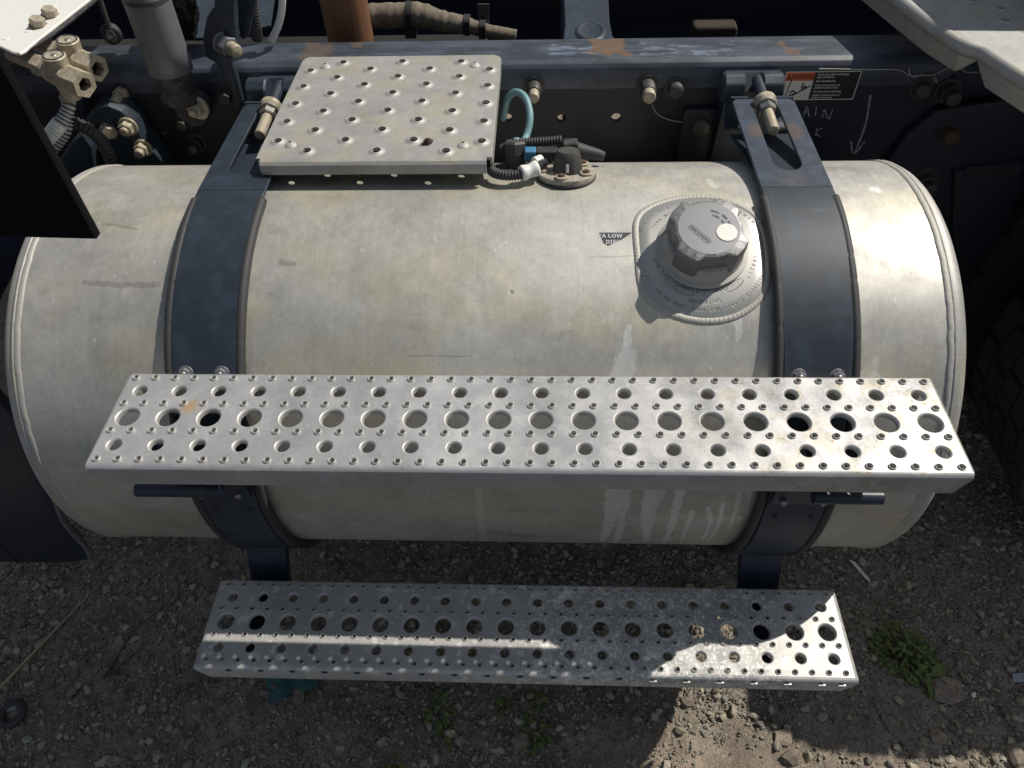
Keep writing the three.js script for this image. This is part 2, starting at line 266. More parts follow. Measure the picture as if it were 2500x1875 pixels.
{
  const g = sweepX([...arcPts(RZ - 0.02, RY - 0.02, 0.02, Math.PI / 2, 0, 8), [RZ, RY - 0.045], [RZ - 0.007, RY - 0.045], ...arcPts(RZ - 0.02, RY - 0.02, 0.013, 0, Math.PI / 2, 8), [RZ - 0.092, RY - 0.007], [RZ - 0.092, RY]], -1.6, flangeEndX, 0.5);
  const p = g.attributes.position; for (let i = 0; i < p.count; i++) if (p.getX(i) > 0) p.setX(i, p.getX(i) - Math.max(0, (RZ - 0.02) - p.getZ(i)) * 0.95);
  mesh('top_flange', railUV(smooth(g, 0.5)), railMat, rail);
  const holes = [[1239.6, 288, 0.0082], [1371, 290, 0.0082], [1504.4, 288, 0.0088], [399, 323, 0.006], [1000, 282, 0.008]].map(([x, y, r]) => { const q = onZ(x, y, RZ); return [q.x, q.y, r]; });
  mesh('web', plateZ([[-1.6, RY - 0.0452], [flangeEndX - 0.002, RY - 0.0452], [flangeEndX - 0.002, RY - 0.27], [-1.6, RY - 0.27]], RZ, 0.012, 0, holes), M.web, rail);
  mesh('inner_channel', sweepX(railProfile(RY - 0.0085, RZ - 0.0125, 0.078, 0.008, 0.018, 0.04), -1.6, 2.4), M.navy, rail);
  mesh('inner_web', plateZ([[flangeEndX, RY - 0.0486], [2.4, RY - 0.0486], [2.4, RY - 0.27], [flangeEndX, RY - 0.27]], RZ - 0.0125, 0.008, 0), M.web, rail);
}
// hardware on the web
function fastener(parent, at, dir, o = {}) {
  const b = sub(o.name || 'bolt', parent, at); dir = dir.clone().normalize();
  const put = (n, g, m, h) => mesh(n, orient(g, dir), m, b, at.clone().addScaledVector(dir, h));
  let h = -0.001;
  if (o.wash) { put('washer', disc(o.wash, o.washH || 0.004), o.washMat || o.mat, h); h += (o.washH || 0.004) - 0.0005; }
  if (o.dome) put('head', smooth(lathe([[o.dome, 0], [o.dome, o.domeH * 0.6], [o.dome * 0.92, o.domeH * 0.85], [o.dome * 0.7, o.domeH], [0.0001, o.domeH]], 22), 0.5), o.mat, h);
  if (o.hex) { put(o.head ? 'head' : 'nut', hex(o.hex, o.hexH), o.mat, h); h += o.hexH - 0.0005; }
  if (o.collar) { put('collar', smooth(lathe([[o.collar, 0], [o.collar, o.collarH * 0.8], [o.collar * 0.85, o.collarH], [0.0001, o.collarH]], 20), 0.5), o.mat, h); h += o.collarH - 0.0005; }
  if (o.stud) put('stud', thread(o.stud, o.studH), o.studMat || o.mat, h);
  return b;
}
const ZD = V(0, 0, 1);
for (const [x, y, o] of [
  [1304, 210, { wash: 0.018, collar: 0.0125, collarH: 0.022, stud: 0.009, studH: 0.022, mat: M.darkSteel, studMat: M.tan }],
  [1580, 208, { wash: 0.019, collar: 0.014, collarH: 0.026, stud: 0.011, studH: 0.018, mat: M.darkSteel, studMat: M.tan }],
  [1648, 214, { wash: 0.019, dome: 0.0135, domeH: 0.018, mat: M.darkSteel }],
  [2247, 214, { wash: 0.018, dome: 0.0135, domeH: 0.018, mat: M.darkSteel }],
  [2312, 221, { wash: 0.022, hex: 0.017, hexH: 0.016, stud: 0.0125, studH: 0.018, mat: M.darkSteel }],
  [2303, 308, { wash: 0.025, hex: 0.018, hexH: 0.018, stud: 0.0135, studH: 0.024, mat: M.darkSteel, studMat: M.rust }],
  [300, 226, { wash: 0.018, hex: 0.0135, hexH: 0.013, stud: 0.009, studH: 0.024, mat: M.tan, washMat: M.navy }],
  [420, 222, { wash: 0.016, hex: 0.0125, hexH: 0.012, stud: 0.009, studH: 0.02, mat: M.darkSteel }],
  [456, 288, { wash: 0.018, hex: 0.013, hexH: 0.012, stud: 0.009, studH: 0.018, mat: M.darkSteel }],
  [482, 346, { wash: 0.018, hex: 0.013, hexH: 0.014, stud: 0.009, studH: 0.016, mat: M.darkSteel }],
  [552, 235, { wash: 0.015, hex: 0.012, hexH: 0.012, mat: M.darkSteel }],
]) fastener(rail, onZ(x, y, RZ), ZD, o);
{ // welded spacer channel low on the web
  const c = onZ(1709, 292, RZ); mesh('spacer_plate', plateZ([[c.x - 0.028, c.y + 0.026], [c.x + 0.028, c.y + 0.026], [c.x + 0.033, c.y + 0.02], [c.x + 0.033, c.y - 0.13], [c.x - 0.033, c.y - 0.13], [c.x - 0.033, c.y + 0.02]], RZ + 0.014, 0.0145, 0.002), M.web, rail);
  fastener(rail, V(c.x, c.y - 0.006, RZ + 0.014), ZD, { dome: 0.016, domeH: 0.01, mat: M.darkSteel });
}
{ // warning decal
  const p = [[1920, 175], [2102, 175], [2080, 245], [1905, 245]].map(([x, y]) => onZ(x, y, RZ + 0.0008));
  const w = 0.125, h = 0.0505, x0 = p[0].x, y1 = p[0].y;
  const t = canvasTex(1024, 414, (c, W_, H_) => {
    c.fillStyle = '#cfcdc6'; c.fillRect(0, 0, W_, H_); c.fillStyle = '#16181c'; c.fillRect(400, 12, 612, H_ - 24);
    c.fillStyle = '#c4552a'; c.fillRect(12, 12, 388, 120); c.fillStyle = '#191715'; c.font = 'bold italic 84px sans-serif'; c.fillText('WARNING', 98, 104, 296);
    c.beginPath(); c.moveTo(22, 112); c.lineTo(92, 112); c.lineTo(57, 40); c.fill(); c.fillStyle = '#c4552a'; c.font = 'bold 54px sans-serif'; c.fillText('!', 48, 106);
    c.strokeStyle = '#191715'; c.lineWidth = 22; c.lineCap = 'round'; c.lineJoin = 'round';
    const L = (a) => { c.beginPath(); a.forEach(([x, y], i) => i ? c.lineTo(x, y) : c.moveTo(x, y)); c.stroke(); };
    L([[120, 340], [205, 320], [290, 262], [370, 210]]); L([[120, 300], [150, 275], [190, 300], [215, 318]]); L([[282, 262], [262, 215], [275, 165]]); c.lineWidth = 10; L([[70, 392], [200, 330]]);
    c.fillStyle = '#191715'; c.beginPath(); c.arc(305, 222, 22, 0, 7); c.fill();
    c.lineWidth = 16; L([[118, 40], [88, 200], [60, 396]]); 
    c.fillStyle = '#d5d3cd'; c.font = 'bold italic 37px sans-serif';
    [['Face cab when climbing', 58], ['up and down.', 96], ['Use handholds.', 154], ['Keep three limbs in', 212], ['contact with truck.', 248], ['Do not carry anything.', 304], ['Follow instructions in', 356], ["driver's manual.", 392]].forEach(([s, y]) => c.fillText(s, 436, y, 545));
  });
  const g = new THREE.PlaneGeometry(w, h); g.translate(x0 + w / 2, y1 - h / 2, RZ + 0.0008); g.userData.uvOK = true;
  mesh('warning_label', g, std({ map: t, roughness: 0.5 }), rail);
}
{ // chalk marks: AIN, K and an arrow
  const chalk = std({ color: C(0.3, 0.31, 0.33), roughness: 0.95 });
  const strokes = [[[1962, 283], [1969, 258], [1975, 284]], [[1964, 274], [1973, 272]], [[1993, 261], [1990, 282]], [[2007, 287], [2012, 267], [2023, 290], [2034, 264]], [[1990, 331], [1996, 312]], [[2007, 312], [1992, 323], [2002, 334]], [[2125, 231], [2112, 305], [2087, 372]], [[2077, 344], [2084, 374], [2113, 343]]];
  for (const s of strokes) { const w = s[0][0] > 2070 ? 0.0024 : 0.0015; mesh('chalk_mark', sweep(s.map(([x, y]) => onZ(x, y, RZ - 0.0007)), (q, i) => w * clamp(0.62 + 1.1 * (vn(i * 0.45 + s[0][0], s[0][1]) - 0.2)), 44, 6), chalk, rail); }
}

// ---------------------------------------------------------------- fuel tank
const R = 0.3176;
const cyl = (x, th, r) => V(x, r * Math.sin(th), r * Math.cos(th));
const tank = thing('fuel_tank', 'large round bare aluminium fuel tank held by two dark straps', 'fuel tank', V(0, -R, 0));
{
  // u: x -0.64..0.64, v: angle 0..2pi from +z upward
  const TW = 2048, TH = 2048, st = new Float32Array(TW * TH);
  const toUV = (px, py) => { const p = onCyl(px, py, R); return [(p.x + 0.64) / 1.28, ((Math.atan2(p.y, p.z) + Math.PI * 2) % (Math.PI * 2)) / (Math.PI * 2)]; };
  const streak = (pts, w0, w1, k) => { // pale dried drips where the photograph shows them
    const q = pts.map(([x, y]) => { const p = onCyl(x, y, R); return [p.x, Math.atan2(p.y, p.z) * R]; });
    let x0 = 9, x1 = -9, a0 = 9, a1 = -9; for (const [x, a] of q) { x0 = Math.min(x0, x); x1 = Math.max(x1, x); a0 = Math.min(a0, a); a1 = Math.max(a1, a); }
    const pad = Math.max(w0, w1) * 2.2, i0 = Math.floor((x0 - pad + 0.64) / 1.28 * TW), i1 = Math.ceil((x1 + pad + 0.64) / 1.28 * TW);
    for (let a = a0 - pad; a <= a1 + pad; a += 2 * Math.PI * R / TH) {
      const j = ((Math.round(a / R / (2 * Math.PI) * TH) % TH) + TH) % TH;
      for (let i = Math.max(0, i0); i < Math.min(TW, i1); i++) {
        const x = -0.64 + (i + 0.5) / TW * 1.28; let best = 9, tt = 0, L = 0, tot = q.length - 1;
        for (let s = 0; s < tot; s++) { const [ax, aa] = q[s], [bx, ba] = q[s + 1], dx = bx - ax, da = ba - aa; const t = clamp(((x - ax) * dx + (a - aa) * da) / (dx * dx + da * da)); const d = Math.hypot(x - ax - t * dx, a - aa - t * da); if (d < best) { best = d; tt = (s + t) / tot; } }
        const w = mix(w0, w1, tt) * (0.45 + 1.1 * fbm(x * 130 + 3, a * 110, 4)); const m = k * sst(w, w * 0.6, best) * (0.55 + 0.6 * fbm(x * 260, a * 260 + 8, 3));
        if (k < 0 ? m < st[j * TW + i] && st[j * TW + i] <= 0 : m > st[j * TW + i]) st[j * TW + i] = m;
      }
    }
  };
  streak([[1535, 800], [1528, 860], [1505, 915], [1500, 1000]], 0.005, 0.012, 0.8); streak([[1545, 860], [1530, 915]], 0.006, 0.012, 0.7);
  streak([[1500, 1195], [1490, 1260], [1470, 1320]], 0.016, 0.008, 0.9); streak([[1530, 1195], [1520, 1250], [1500, 1325]], 0.01, 0.006, 0.8);
  streak([[1590, 1195], [1575, 1260], [1580, 1320]], 0.012, 0.006, 0.9); streak([[1620, 1195], [1595, 1245], [1570, 1325]], 0.008, 0.004, 0.7);
  streak([[1660, 1200], [1645, 1260], [1620, 1325]], 0.009, 0.004, 0.9); streak([[1690, 1250], [1675, 1290], [1660, 1325]], 0.005, 0.003, 0.8);
  streak([[1730, 1240], [1735, 1270], [1715, 1320]], 0.004, 0.003, 0.8); streak([[1765, 1230], [1755, 1280], [1725, 1322]], 0.004, 0.002, 0.9); streak([[1805, 1200], [1795, 1250], [1775, 1300]], 0.005, 0.002, 0.7); streak([[1830, 1200], [1822, 1260]], 0.004, 0.002, 0.6);
  streak([[1168, 1195], [1172, 1250], [1190, 1325]], 0.006, 0.007, 0.45); streak([[1800, 775], [1805, 810], [1800, 830]], 0.008, 0.003, 0.6); streak([[1730, 440], [1745, 455]], 0.008, 0.006, 0.8); streak([[2135, 463], [2140, 466]], 0.009, 0.008, 0.9);
  streak([[2140, 880], [2130, 905], [2128, 930]], 0.006, 0.012, 0.5); streak([[1725, 570], [1700, 600]], 0.004, 0.004, 0.2); streak([[1148, 735], [1158, 760]], 0.012, 0.01, 0.25); streak([[2130, 900], [2115, 925]], 0.01, 0.012, 0.35);
  streak([[230, 544], [285, 550], [335, 560]], 0.004, 0.002, -0.3); streak([[205, 690], [300, 697], [385, 696]], 0.004, 0.005, -0.35); streak([[690, 642], [720, 645]], 0.006, 0.004, -0.4); streak([[660, 560], [700, 575]], 0.01, 0.006, -0.18); streak([[1000, 870], [1150, 872]], 0.0012, 0.0012, -0.4); streak([[1440, 628], [1550, 625]], 0.0016, 0.001, -0.35); streak([[1180, 1300], [1320, 1310]], 0.012, 0.01, -0.3); streak([[1250, 712], [1252, 716]], 0.003, 0.002, -0.9);
  for (let i = 0; i < 60; i++) { const px = rr(100, 2250), py = rr(440, 900); streak([[px, py], [px + rr(-5, 5), py + rr(2, 10)]], rr(0.0008, 0.002), 0.0008, rr(0.4, 0.9)); }
  const sc = []; for (let i = 0; i < 260; i++) sc.push([rr(-0.6, 0.6), rr(0.1, 0.6), rnd() < 0.5 ? rr(0, 3.14) : rr(1.3, 1.8), rr(0.004, 0.045), rnd() < 0.6 ? 1 : -1]);
  const scr = new Float32Array(TW * TH);
  for (const [x, a, an, L, sg] of sc) for (let t = 0; t < L; t += 0.0004) { const xx = x + Math.cos(an) * t, aa = a + Math.sin(an) * t + Math.sin(t * 60) * 0.0006; const i = Math.round((xx + 0.64) / 1.28 * TW), j = Math.round(aa / R / 6.2832 * TH); if (i > 0 && i < TW && j > 0 && j < TH) scr[j * TW + i] = sg * Math.sin(t / L * 3.14) * 0.08; }
  let ptr = 0;
  const tx = makeTex(TW, TH, (u, v) => {
    const x = -0.64 + u * 1.28, a = v * 2 * Math.PI * R, s = st[ptr], k = scr[ptr]; ptr++;
    const big = fbm(x * 7 + 3, a * 9 + 5, 5), med = fbm(x * 38, a * 44 + 7, 4), br = vn(x * 900, a * 9) - 0.5, gr = vn(x * 1100 + 3, a * 1100) - 0.5;
    const yel = sst(0.44, 0.66, fbm(x * 9 + 31, a * 13 + 2, 4)), dk = sst(0.56, 0.76, fbm(x * 14 + 71, a * 20, 5));
    let t = 0.7 + (big - 0.5) * 0.08 + (med - 0.5) * 0.07 + br * 0.018 + gr * 0.06 - dk * 0.03 + (fbm(x * 160, a * 120 + 60, 3) - 0.5) * 0.06 + k;
    const spk = vn(x * 420 + 5, a * 420) > 0.975 && vn(x * 30, a * 30) > 0.55 ? -0.13 : 0; t += spk;
    let r = t + 0.014 + yel * 0.008, g = t + 0.007 - yel * 0.001, b = t - 0.014 - yel * 0.036;
    if (s < 0) { r += s * 0.28; g += s * 0.28; b += s * 0.25; return [r, g, b]; } r = mix(r, 0.9, s * 0.75); g = mix(g, 0.905, s * 0.75); b = mix(b, 0.91, s * 0.75); return [r, g, b];
  });
  const rgh = makeTex(1024, 1024, (u, v) => { const x = -0.64 + u * 1.28, a = v * 2 * Math.PI * R; const t = 0.68 + (fbm(x * 9 + 50, a * 12, 4) - 0.5) * 0.4 + (vn(x * 500, a * 7) - 0.5) * 0.07 + (fbm(x * 60, a * 60, 3) - 0.5) * 0.2; return [t, t, t]; }, false);
  M.tank = std({ map: tx, roughnessMap: rgh, roughness: 0.8, metalness: 0.52 });
  const N = 200, NX = 8, pos = [], nor = [], uv = [], idx = [];
  for (let i = 0; i <= NX; i++) for (let j = 0; j <= N; j++) { const th = j / N * Math.PI * 2, x = -0.615 + 1.23 * i / NX; pos.push(x, R * Math.sin(th), R * Math.cos(th)); nor.push(0, Math.sin(th), Math.cos(th)); uv.push((x + 0.64) / 1.28, j / N); }
  for (let i = 0; i < NX; i++) for (let j = 0; j < N; j++) { const a = i * (N + 1) + j, b = a + N + 1; idx.push(a, b, a + 1, b, b + 1, a + 1); }
  const g = new THREE.BufferGeometry(); g.setAttribute('position', new THREE.Float32BufferAttribute(pos, 3)); g.setAttribute('normal', new THREE.Float32BufferAttribute(nor, 3)); g.setAttribute('uv', new THREE.Float32BufferAttribute(uv, 2)); g.setIndex(idx); g.userData.uvOK = true;
  mesh('shell', g, M.tank, tank);
  for (const s of [-1, 1]) {
    const pr = [[R + 0.0005, 0.615], [R + 0.0018, 0.6165], [R + 0.0018, 0.6185], [R - 0.0006, 0.6198]]; for (let i = 0; i <= 10; i++) { const a = i / 10 * Math.PI / 2; pr.push([R - 0.0308 + 0.03 * Math.cos(a), 0.620 + 0.022 * Math.sin(a)]); } pr.push([R * 0.6, 0.652], [R * 0.3, 0.658], [0.0001, 0.66]);
    let c = lathe(pr, 160); c.rotateZ(-Math.PI / 2); if (s < 0) c.scale(-1, 1, 1); if (s < 0) { c = c.toNonIndexed(); const p = c.attributes.position, n = c.attributes.normal, ix = []; for (let i = 0; i < p.count; i += 3) ix.push(i, i + 2, i + 1); c.setIndex(ix); }
    const u = c.attributes.uv, p = c.attributes.position; for (let i = 0; i < p.count; i++) u.setXY(i, (p.getX(i) + 0.64) / 1.28, ((Math.atan2(p.getY(i), p.getZ(i)) + 6.2832) % 6.2832) / 6.2832);
    c.userData.uvOK = true; mesh('end_cap', c, std({ map: texAlu, roughness: 0.6, metalness: 0.55, color: C(0.95, 0.95, 0.93) }), tank);
    // rippled weld bead around the end
    const wp = [], wi = [], NN = 520, K = 6; for (let j = 0; j <= NN; j++) { const th = j / NN * Math.PI * 2; const rip = 0.0006 * Math.abs(Math.sin(th * 130 + 2 * vn(th * 30, 5))), wob = (vn(th * 24, s * 7 + 20) - 0.5) * 0.0016; for (let k = 0; k <= K; k++) { const q = k / K * Math.PI; const r = R - 0.0006 + (0.0022 + rip) * Math.sin(q), x = s * 0.6115 + wob + 0.0048 * Math.cos(q); const o = cyl(x, th, r); wp.push(o.x, o.y, o.z); } }
    for (let j = 0; j < NN; j++) for (let k = 0; k < K; k++) { const a = j * (K + 1) + k; wi.push(a, a + 1, a + K + 1, a + 1, a + K + 2, a + K + 1); }
    const wg = new THREE.BufferGeometry(); wg.setAttribute('position', new THREE.Float32BufferAttribute(wp, 3)); wg.setIndex(wi); wg.computeVertexNormals(); mesh('weld_seam', wg, M.weld, tank);
  }
  // filler plate, flat sided disc following the shell
  const fx = 0.302, fth = 72 * Math.PI / 180, rb = (f) => { const c = Math.abs(Math.cos(f)); const k = 0.084 / Math.max(c, 0.01), a = 0.098; return Math.pow(Math.pow(k, -14) + Math.pow(a, -14), -1 / 14); };
  const fp = [], fu = [], fi = [], NR = 10, NF = 96; const fpt = (r, f, h) => cyl(fx + r * Math.cos(f), fth + r * Math.sin(f) / R, R + h);
  for (let i = 0; i <= NR; i++) for (let j = 0; j <= NF; j++) { const f = j / NF * Math.PI * 2, r = rb(f) * i / NR, p = fpt(r, f, 0.0035 - (i === NR ? 0.003 : 0)); fp.push(p.x, p.y, p.z); fu.push(0.5 + r * Math.cos(f) / 0.2, 0.5 + r * Math.sin(f) / 0.2); }
  for (let i = 0; i < NR; i++) for (let j = 0; j < NF; j++) { const a = i * (NF + 1) + j; fi.push(a, a + NF + 1, a + 1, a + 1, a + NF + 1, a + NF + 2); }
  const drawPlate = (bump) => (c, w, h) => {
    if (bump) { c.fillStyle = '#ffffff'; c.fillRect(0, 0, w, h); } else { c.fillStyle = '#a8a8a5'; c.fillRect(0, 0, w, h); for (let i = 0; i < 5000; i++) { const t = 148 + Math.floor(rnd() * 40); c.fillStyle = `rgba(${t},${t},${t - 6},0.25)`; c.fillRect(rnd() * w, rnd() * h, 2 + rnd() * 14, 1 + rnd() * 3); } }
    c.fillStyle = bump ? '#000000' : '#737270'; c.strokeStyle = c.fillStyle;
    const arc = (s, r, a0, a1, size, flip) => { c.font = `${size}px sans-serif`; for (let i = 0; i < s.length; i++) { const a = a0 + (a1 - a0) * (i / (s.length - 1)); c.save(); c.translate(w / 2 + r * Math.cos(a), h / 2 + r * Math.sin(a)); c.rotate(flip ? a - Math.PI / 2 : a + Math.PI / 2); c.textAlign = 'center'; c.fillText(s[i], 0, 0); c.restore(); } };
    const D = Math.PI / 180, u = w / 0.2;
    arc('MEETS ALL FMCSA REQUIREMENTS', 0.083 * u, -158 * D, -22 * D, 34); arc('TANK MFG. CO.', 0.07 * u, -150 * D, -95 * D, 30);
    arc('FILL TO NO MORE THAN 95% LIQUID CAPACITY', 0.088 * u, 152 * D, 28 * D, 34, 1); c.font = '40px sans-serif'; arc('WARNING', 0.078 * u, 104 * D, 76 * D, 40, 1);
    arc('95% LIQ', 0.066 * u, 165 * D, 138 * D, 32, 1); arc('100  U.S. GAL/  370', 0.064 * u, 118 * D, 48 * D, 34, 1); arc('LITERS', 0.072 * u, 36 * D, 10 * D, 32, 1);
    c.lineWidth = 3; for (const a of [114, 54]) { c.save(); c.translate(w / 2 + 0.0665 * u * Math.cos(a * D), h / 2 + 0.0665 * u * Math.sin(a * D)); c.rotate((a - 90) * D); c.beginPath(); c.ellipse(0, -6, 70, 24, 0, 0, 7); c.stroke(); c.restore(); }
  };
  const pg = new THREE.BufferGeometry(); pg.setAttribute('position', new THREE.Float32BufferAttribute(fp, 3)); pg.setAttribute('uv', new THREE.Float32BufferAttribute(fu, 2)); pg.setIndex(fi); pg.computeVertexNormals(); pg.userData.uvOK = true;
  const fpl = mesh('filler_plate', pg, std({ map: canvasTex(1024, 1024, drawPlate(false)), bumpMap: canvasTex(1024, 1024, drawPlate(true), false), bumpScale: 0.0005, metalness: 0.6, roughness: 0.42 }), tank);
  const wp = [], wi = [], NN = 420, K = 7; for (let j = 0; j <= NN; j++) { const f = j / NN * Math.PI * 2, rip = 0.0006 * Math.abs(Math.sin(f * 58 + Math.sin(f * 7))), wob = (vn(f * 7 / 6.28318 * 256 / 7 % 256, 4) - 0.5) * 0.0005 + 0.0009 * Math.sin(f * 5 + 1); for (let k = 0; k <= K; k++) { const q = k / K * Math.PI, p = fpt(rb(f) + 0.002 + wob - 0.005 * Math.cos(q), f + 0.008 * Math.sin(q), -0.0008 + (0.003 + rip) * Math.sin(q)); wp.push(p.x, p.y, p.z); } }
  for (let j = 0; j < NN; j++) for (let k = 0; k < K; k++) { const a = j * (K + 1) + k; wi.push(a, a + K + 1, a + 1, a + 1, a + K + 1, a + K + 2); }
  const wg = new THREE.BufferGeometry(); wg.setAttribute('position', new THREE.Float32BufferAttribute(wp, 3)); wg.setIndex(wi); wg.computeVertexNormals(); mesh('weld_bead', wg, M.weld, fpl);
  const fn = V(0, Math.sin(fth), Math.cos(fth)), fb = cyl(fx, fth, R + 0.002);
  mesh('filler_neck', orient(smooth(lathe([[0.0605, 0], [0.06, 0.003], [0.0545, 0.005], [0.0515, 0.009], [0.05, 0.014], [0.049, 0.022], [0.046, 0.023], [0.0001, 0.023]], 48), 0.5), fn, fb), M.weld, tank);
  // cap
  const cap = sub('fuel_cap', tank, fb.clone().addScaledVector(fn, 0.012)); cap.userData.label = 'cast grey screw cap with four scooped grips';
  const right = V(1, 0, 0), upv = new THREE.Vector3().crossVectors(fn, right).negate(); // up the shell
  const basis = new THREE.Matrix4().makeBasis(right, fn, new THREE.Vector3().crossVectors(right, fn)); // local x, y(axis), z(down the shell)
  const lob = (a, s = 1) => { let d = ((a / (Math.PI / 2)) % 1 + 1) % 1; d = Math.abs(d - 0.5) * 90; return s * mix(0.0448, 0.0532, sst(17, 29, d)); };
  const rot0 = 8 * Math.PI / 180, prof = [[0.99, 0], [1.0, 0.002], [1.0, 0.026], [0.99, 0.031], [0.965, 0.0342], [0.92, 0.0355], [0.88, 0.0358]], NF2 = 160, cp = [], ci = [];
  prof.forEach(([k, h]) => { for (let j = 0; j < NF2; j++) { const a = j / NF2 * Math.PI * 2, r = lob(a + Math.PI / 4 + rot0) * k * (1 - h * 0.5); cp.push(r * Math.cos(a), h, r * Math.sin(a)); } });
  cp.push(0, 0.0358, 0, 0, 0, 0); const T0 = prof.length * NF2;
  for (let i = 0; i < prof.length - 1; i++) for (let j = 0; j < NF2; j++) { const a = i * NF2 + j, b = i * NF2 + (j + 1) % NF2; ci.push(a, a + NF2, b, b, a + NF2, b + NF2); }
  for (let j = 0; j < NF2; j++) { const a = (prof.length - 1) * NF2 + j, b = (prof.length - 1) * NF2 + (j + 1) % NF2; ci.push(a, T0, b); ci.push(j, (j + 1) % NF2, T0 + 1); }
  let cg = new THREE.BufferGeometry(); cg.setAttribute('position', new THREE.Float32BufferAttribute(cp, 3)); cg.setIndex(ci); cg = smooth(cg, 0.55); cg.applyMatrix4(basis);
  const base = fb.clone().addScaledVector(fn, 0.012);
  const castTex = sized(makeTex(512, 512, (u, v) => { const x = u * 256, y = v * 256, t = 0.5 + (fbm(x / 8, y / 8, 4) - 0.5) * 0.16 + (vn(x * 2, y * 2) - 0.5) * 0.07; return [t, t, t * 1.015]; }), 0.06), cast = std({ map: castTex, metalness: 0.5, roughness: 0.5 });
  mesh('body', cg, cast, cap, base);
  const drawCap = (bump) => (c, w, h) => {
    c.fillStyle = bump ? '#000' : '#77787c'; c.fillRect(0, 0, w, h); if (!bump) for (let i = 0; i < 2500; i++) { const t = 104 + Math.floor(rnd() * 36); c.fillStyle = `rgba(${t},${t},${t + 3},0.25)`; c.fillRect(rnd() * w, rnd() * h, 2 + rnd() * 6, 1 + rnd() * 3); }
    const ink = bump ? '#fff' : '#3b3c3f'; c.fillStyle = ink; c.strokeStyle = ink; const D = Math.PI / 180;
    const arc = (s, r, a0, a1, size) => { c.font = `bold ${size}px sans-serif`; for (let i = 0; i < s.length; i++) { const a = a0 + (a1 - a0) * (i / (s.length - 1)); c.save(); c.translate(w / 2 + r * Math.cos(a), h / 2 + r * Math.sin(a)); c.rotate(a - Math.PI / 2); c.textAlign = 'center'; c.fillText(s[i], 0, 0); c.restore(); } };
    arc('PUSH AND TURN', 370, 0 * D, -78 * D, 62); arc('DIESEL ONLY', 285, 2 * D, -72 * D, 62);
    c.save(); c.translate(w * 0.34, h * 0.62); c.rotate(47 * D); c.lineWidth = 9; c.beginPath(); c.roundRect ? c.roundRect(-225, -46, 450, 92, 46) : c.rect(-225, -46, 450, 92); c.stroke(); c.rotate(Math.PI); c.font = 'bold 58px sans-serif'; c.textAlign = 'center'; c.fillText('FREIGHTLINER', 0, 21, 400); c.restore();
  };
  const td = new THREE.CircleGeometry(0.0392, 48); td.rotateX(-Math.PI / 2); td.translate(0, 0.0362, 0); td.applyMatrix4(basis); td.userData.uvOK = true;
  mesh('cap_face', td, std({ map: canvasTex(1024, 1024, drawCap(false)), bumpMap: canvasTex(1024, 1024, drawCap(true), false), bumpScale: 0.0008, metalness: 0.6, roughness: 0.44 }), cap, base);
  const dd = disc(0.0135, 0.0012, 32, 0.0005); dd.translate(0.0213, 0.0359, 0.007); dd.applyMatrix4(basis); mesh('round_pad', dd, std({ color: C(0.5, 0.495, 0.48), metalness: 0.4, roughness: 0.5 }), cap, base);
  for (let k = 0; k < 4; k++) { const a = k * Math.PI / 2 - rot0 + Math.PI / 2; const q = smooth(lathe([[0.0001, 0], [0.003, 0], [0.003, 0.0004], [0.0001, 0.0004]], 12)); const d = V(Math.cos(a + 0.72), 0, Math.sin(a + 0.72)).applyMatrix4(basis); mesh('lug_hole', orient(q, d), M.matt, cap, base.clone().addScaledVector(d, 0.0522).addScaledVector(fn, 0.008)); }
  // torn fuel decal
  const ol = [[1463, 567], [1545, 566], [1533, 574], [1518, 584], [1506, 588], [1497, 594], [1485, 599], [1474, 592], [1468, 578]];
  const t2 = canvasTex(512, 256, (c, w, h) => { c.fillStyle = '#32343a'; c.fillRect(0, 0, w, h); c.fillStyle = '#b9bbbd'; c.font = 'bold 100px sans-serif'; c.fillText('RA LOW', -26, 110, 420); c.fillText('R DIESEL', 0, 226, 480); c.fillStyle = '#a3a4a4'; c.fillRect(0, 0, w, 14); });
  const pp = ol.map(([x, y]) => { const p = onCyl(x, y, R + 0.0006); return [p.x, Math.atan2(p.y, p.z)]; });
  const sg = new THREE.ShapeGeometry(new THREE.Shape(pp.map(([x, a]) => new THREE.Vector2(x, a * R)))); const sp = sg.attributes.position, su = sg.attributes.uv; const xs = pp.map((p) => p[0]), as = pp.map((p) => p[1] * R); const bx = [Math.min(...xs), Math.max(...xs), Math.min(...as), Math.max(...as)];
  for (let i = 0; i < sp.count; i++) { const x = sp.getX(i), a = sp.getY(i); su.setXY(i, (x - bx[0]) / (bx[1] - bx[0]), (a - bx[2]) / (bx[3] - bx[2])); const q = cyl(x, a / R, R + 0.0006); sp.setXYZ(i, q.x, q.y, q.z); } sg.computeVertexNormals(); sg.userData.uvOK = true;
  mesh('torn_label', sg, std({ map: t2, roughness: 0.6, side: THREE.DoubleSide }), tank);
}

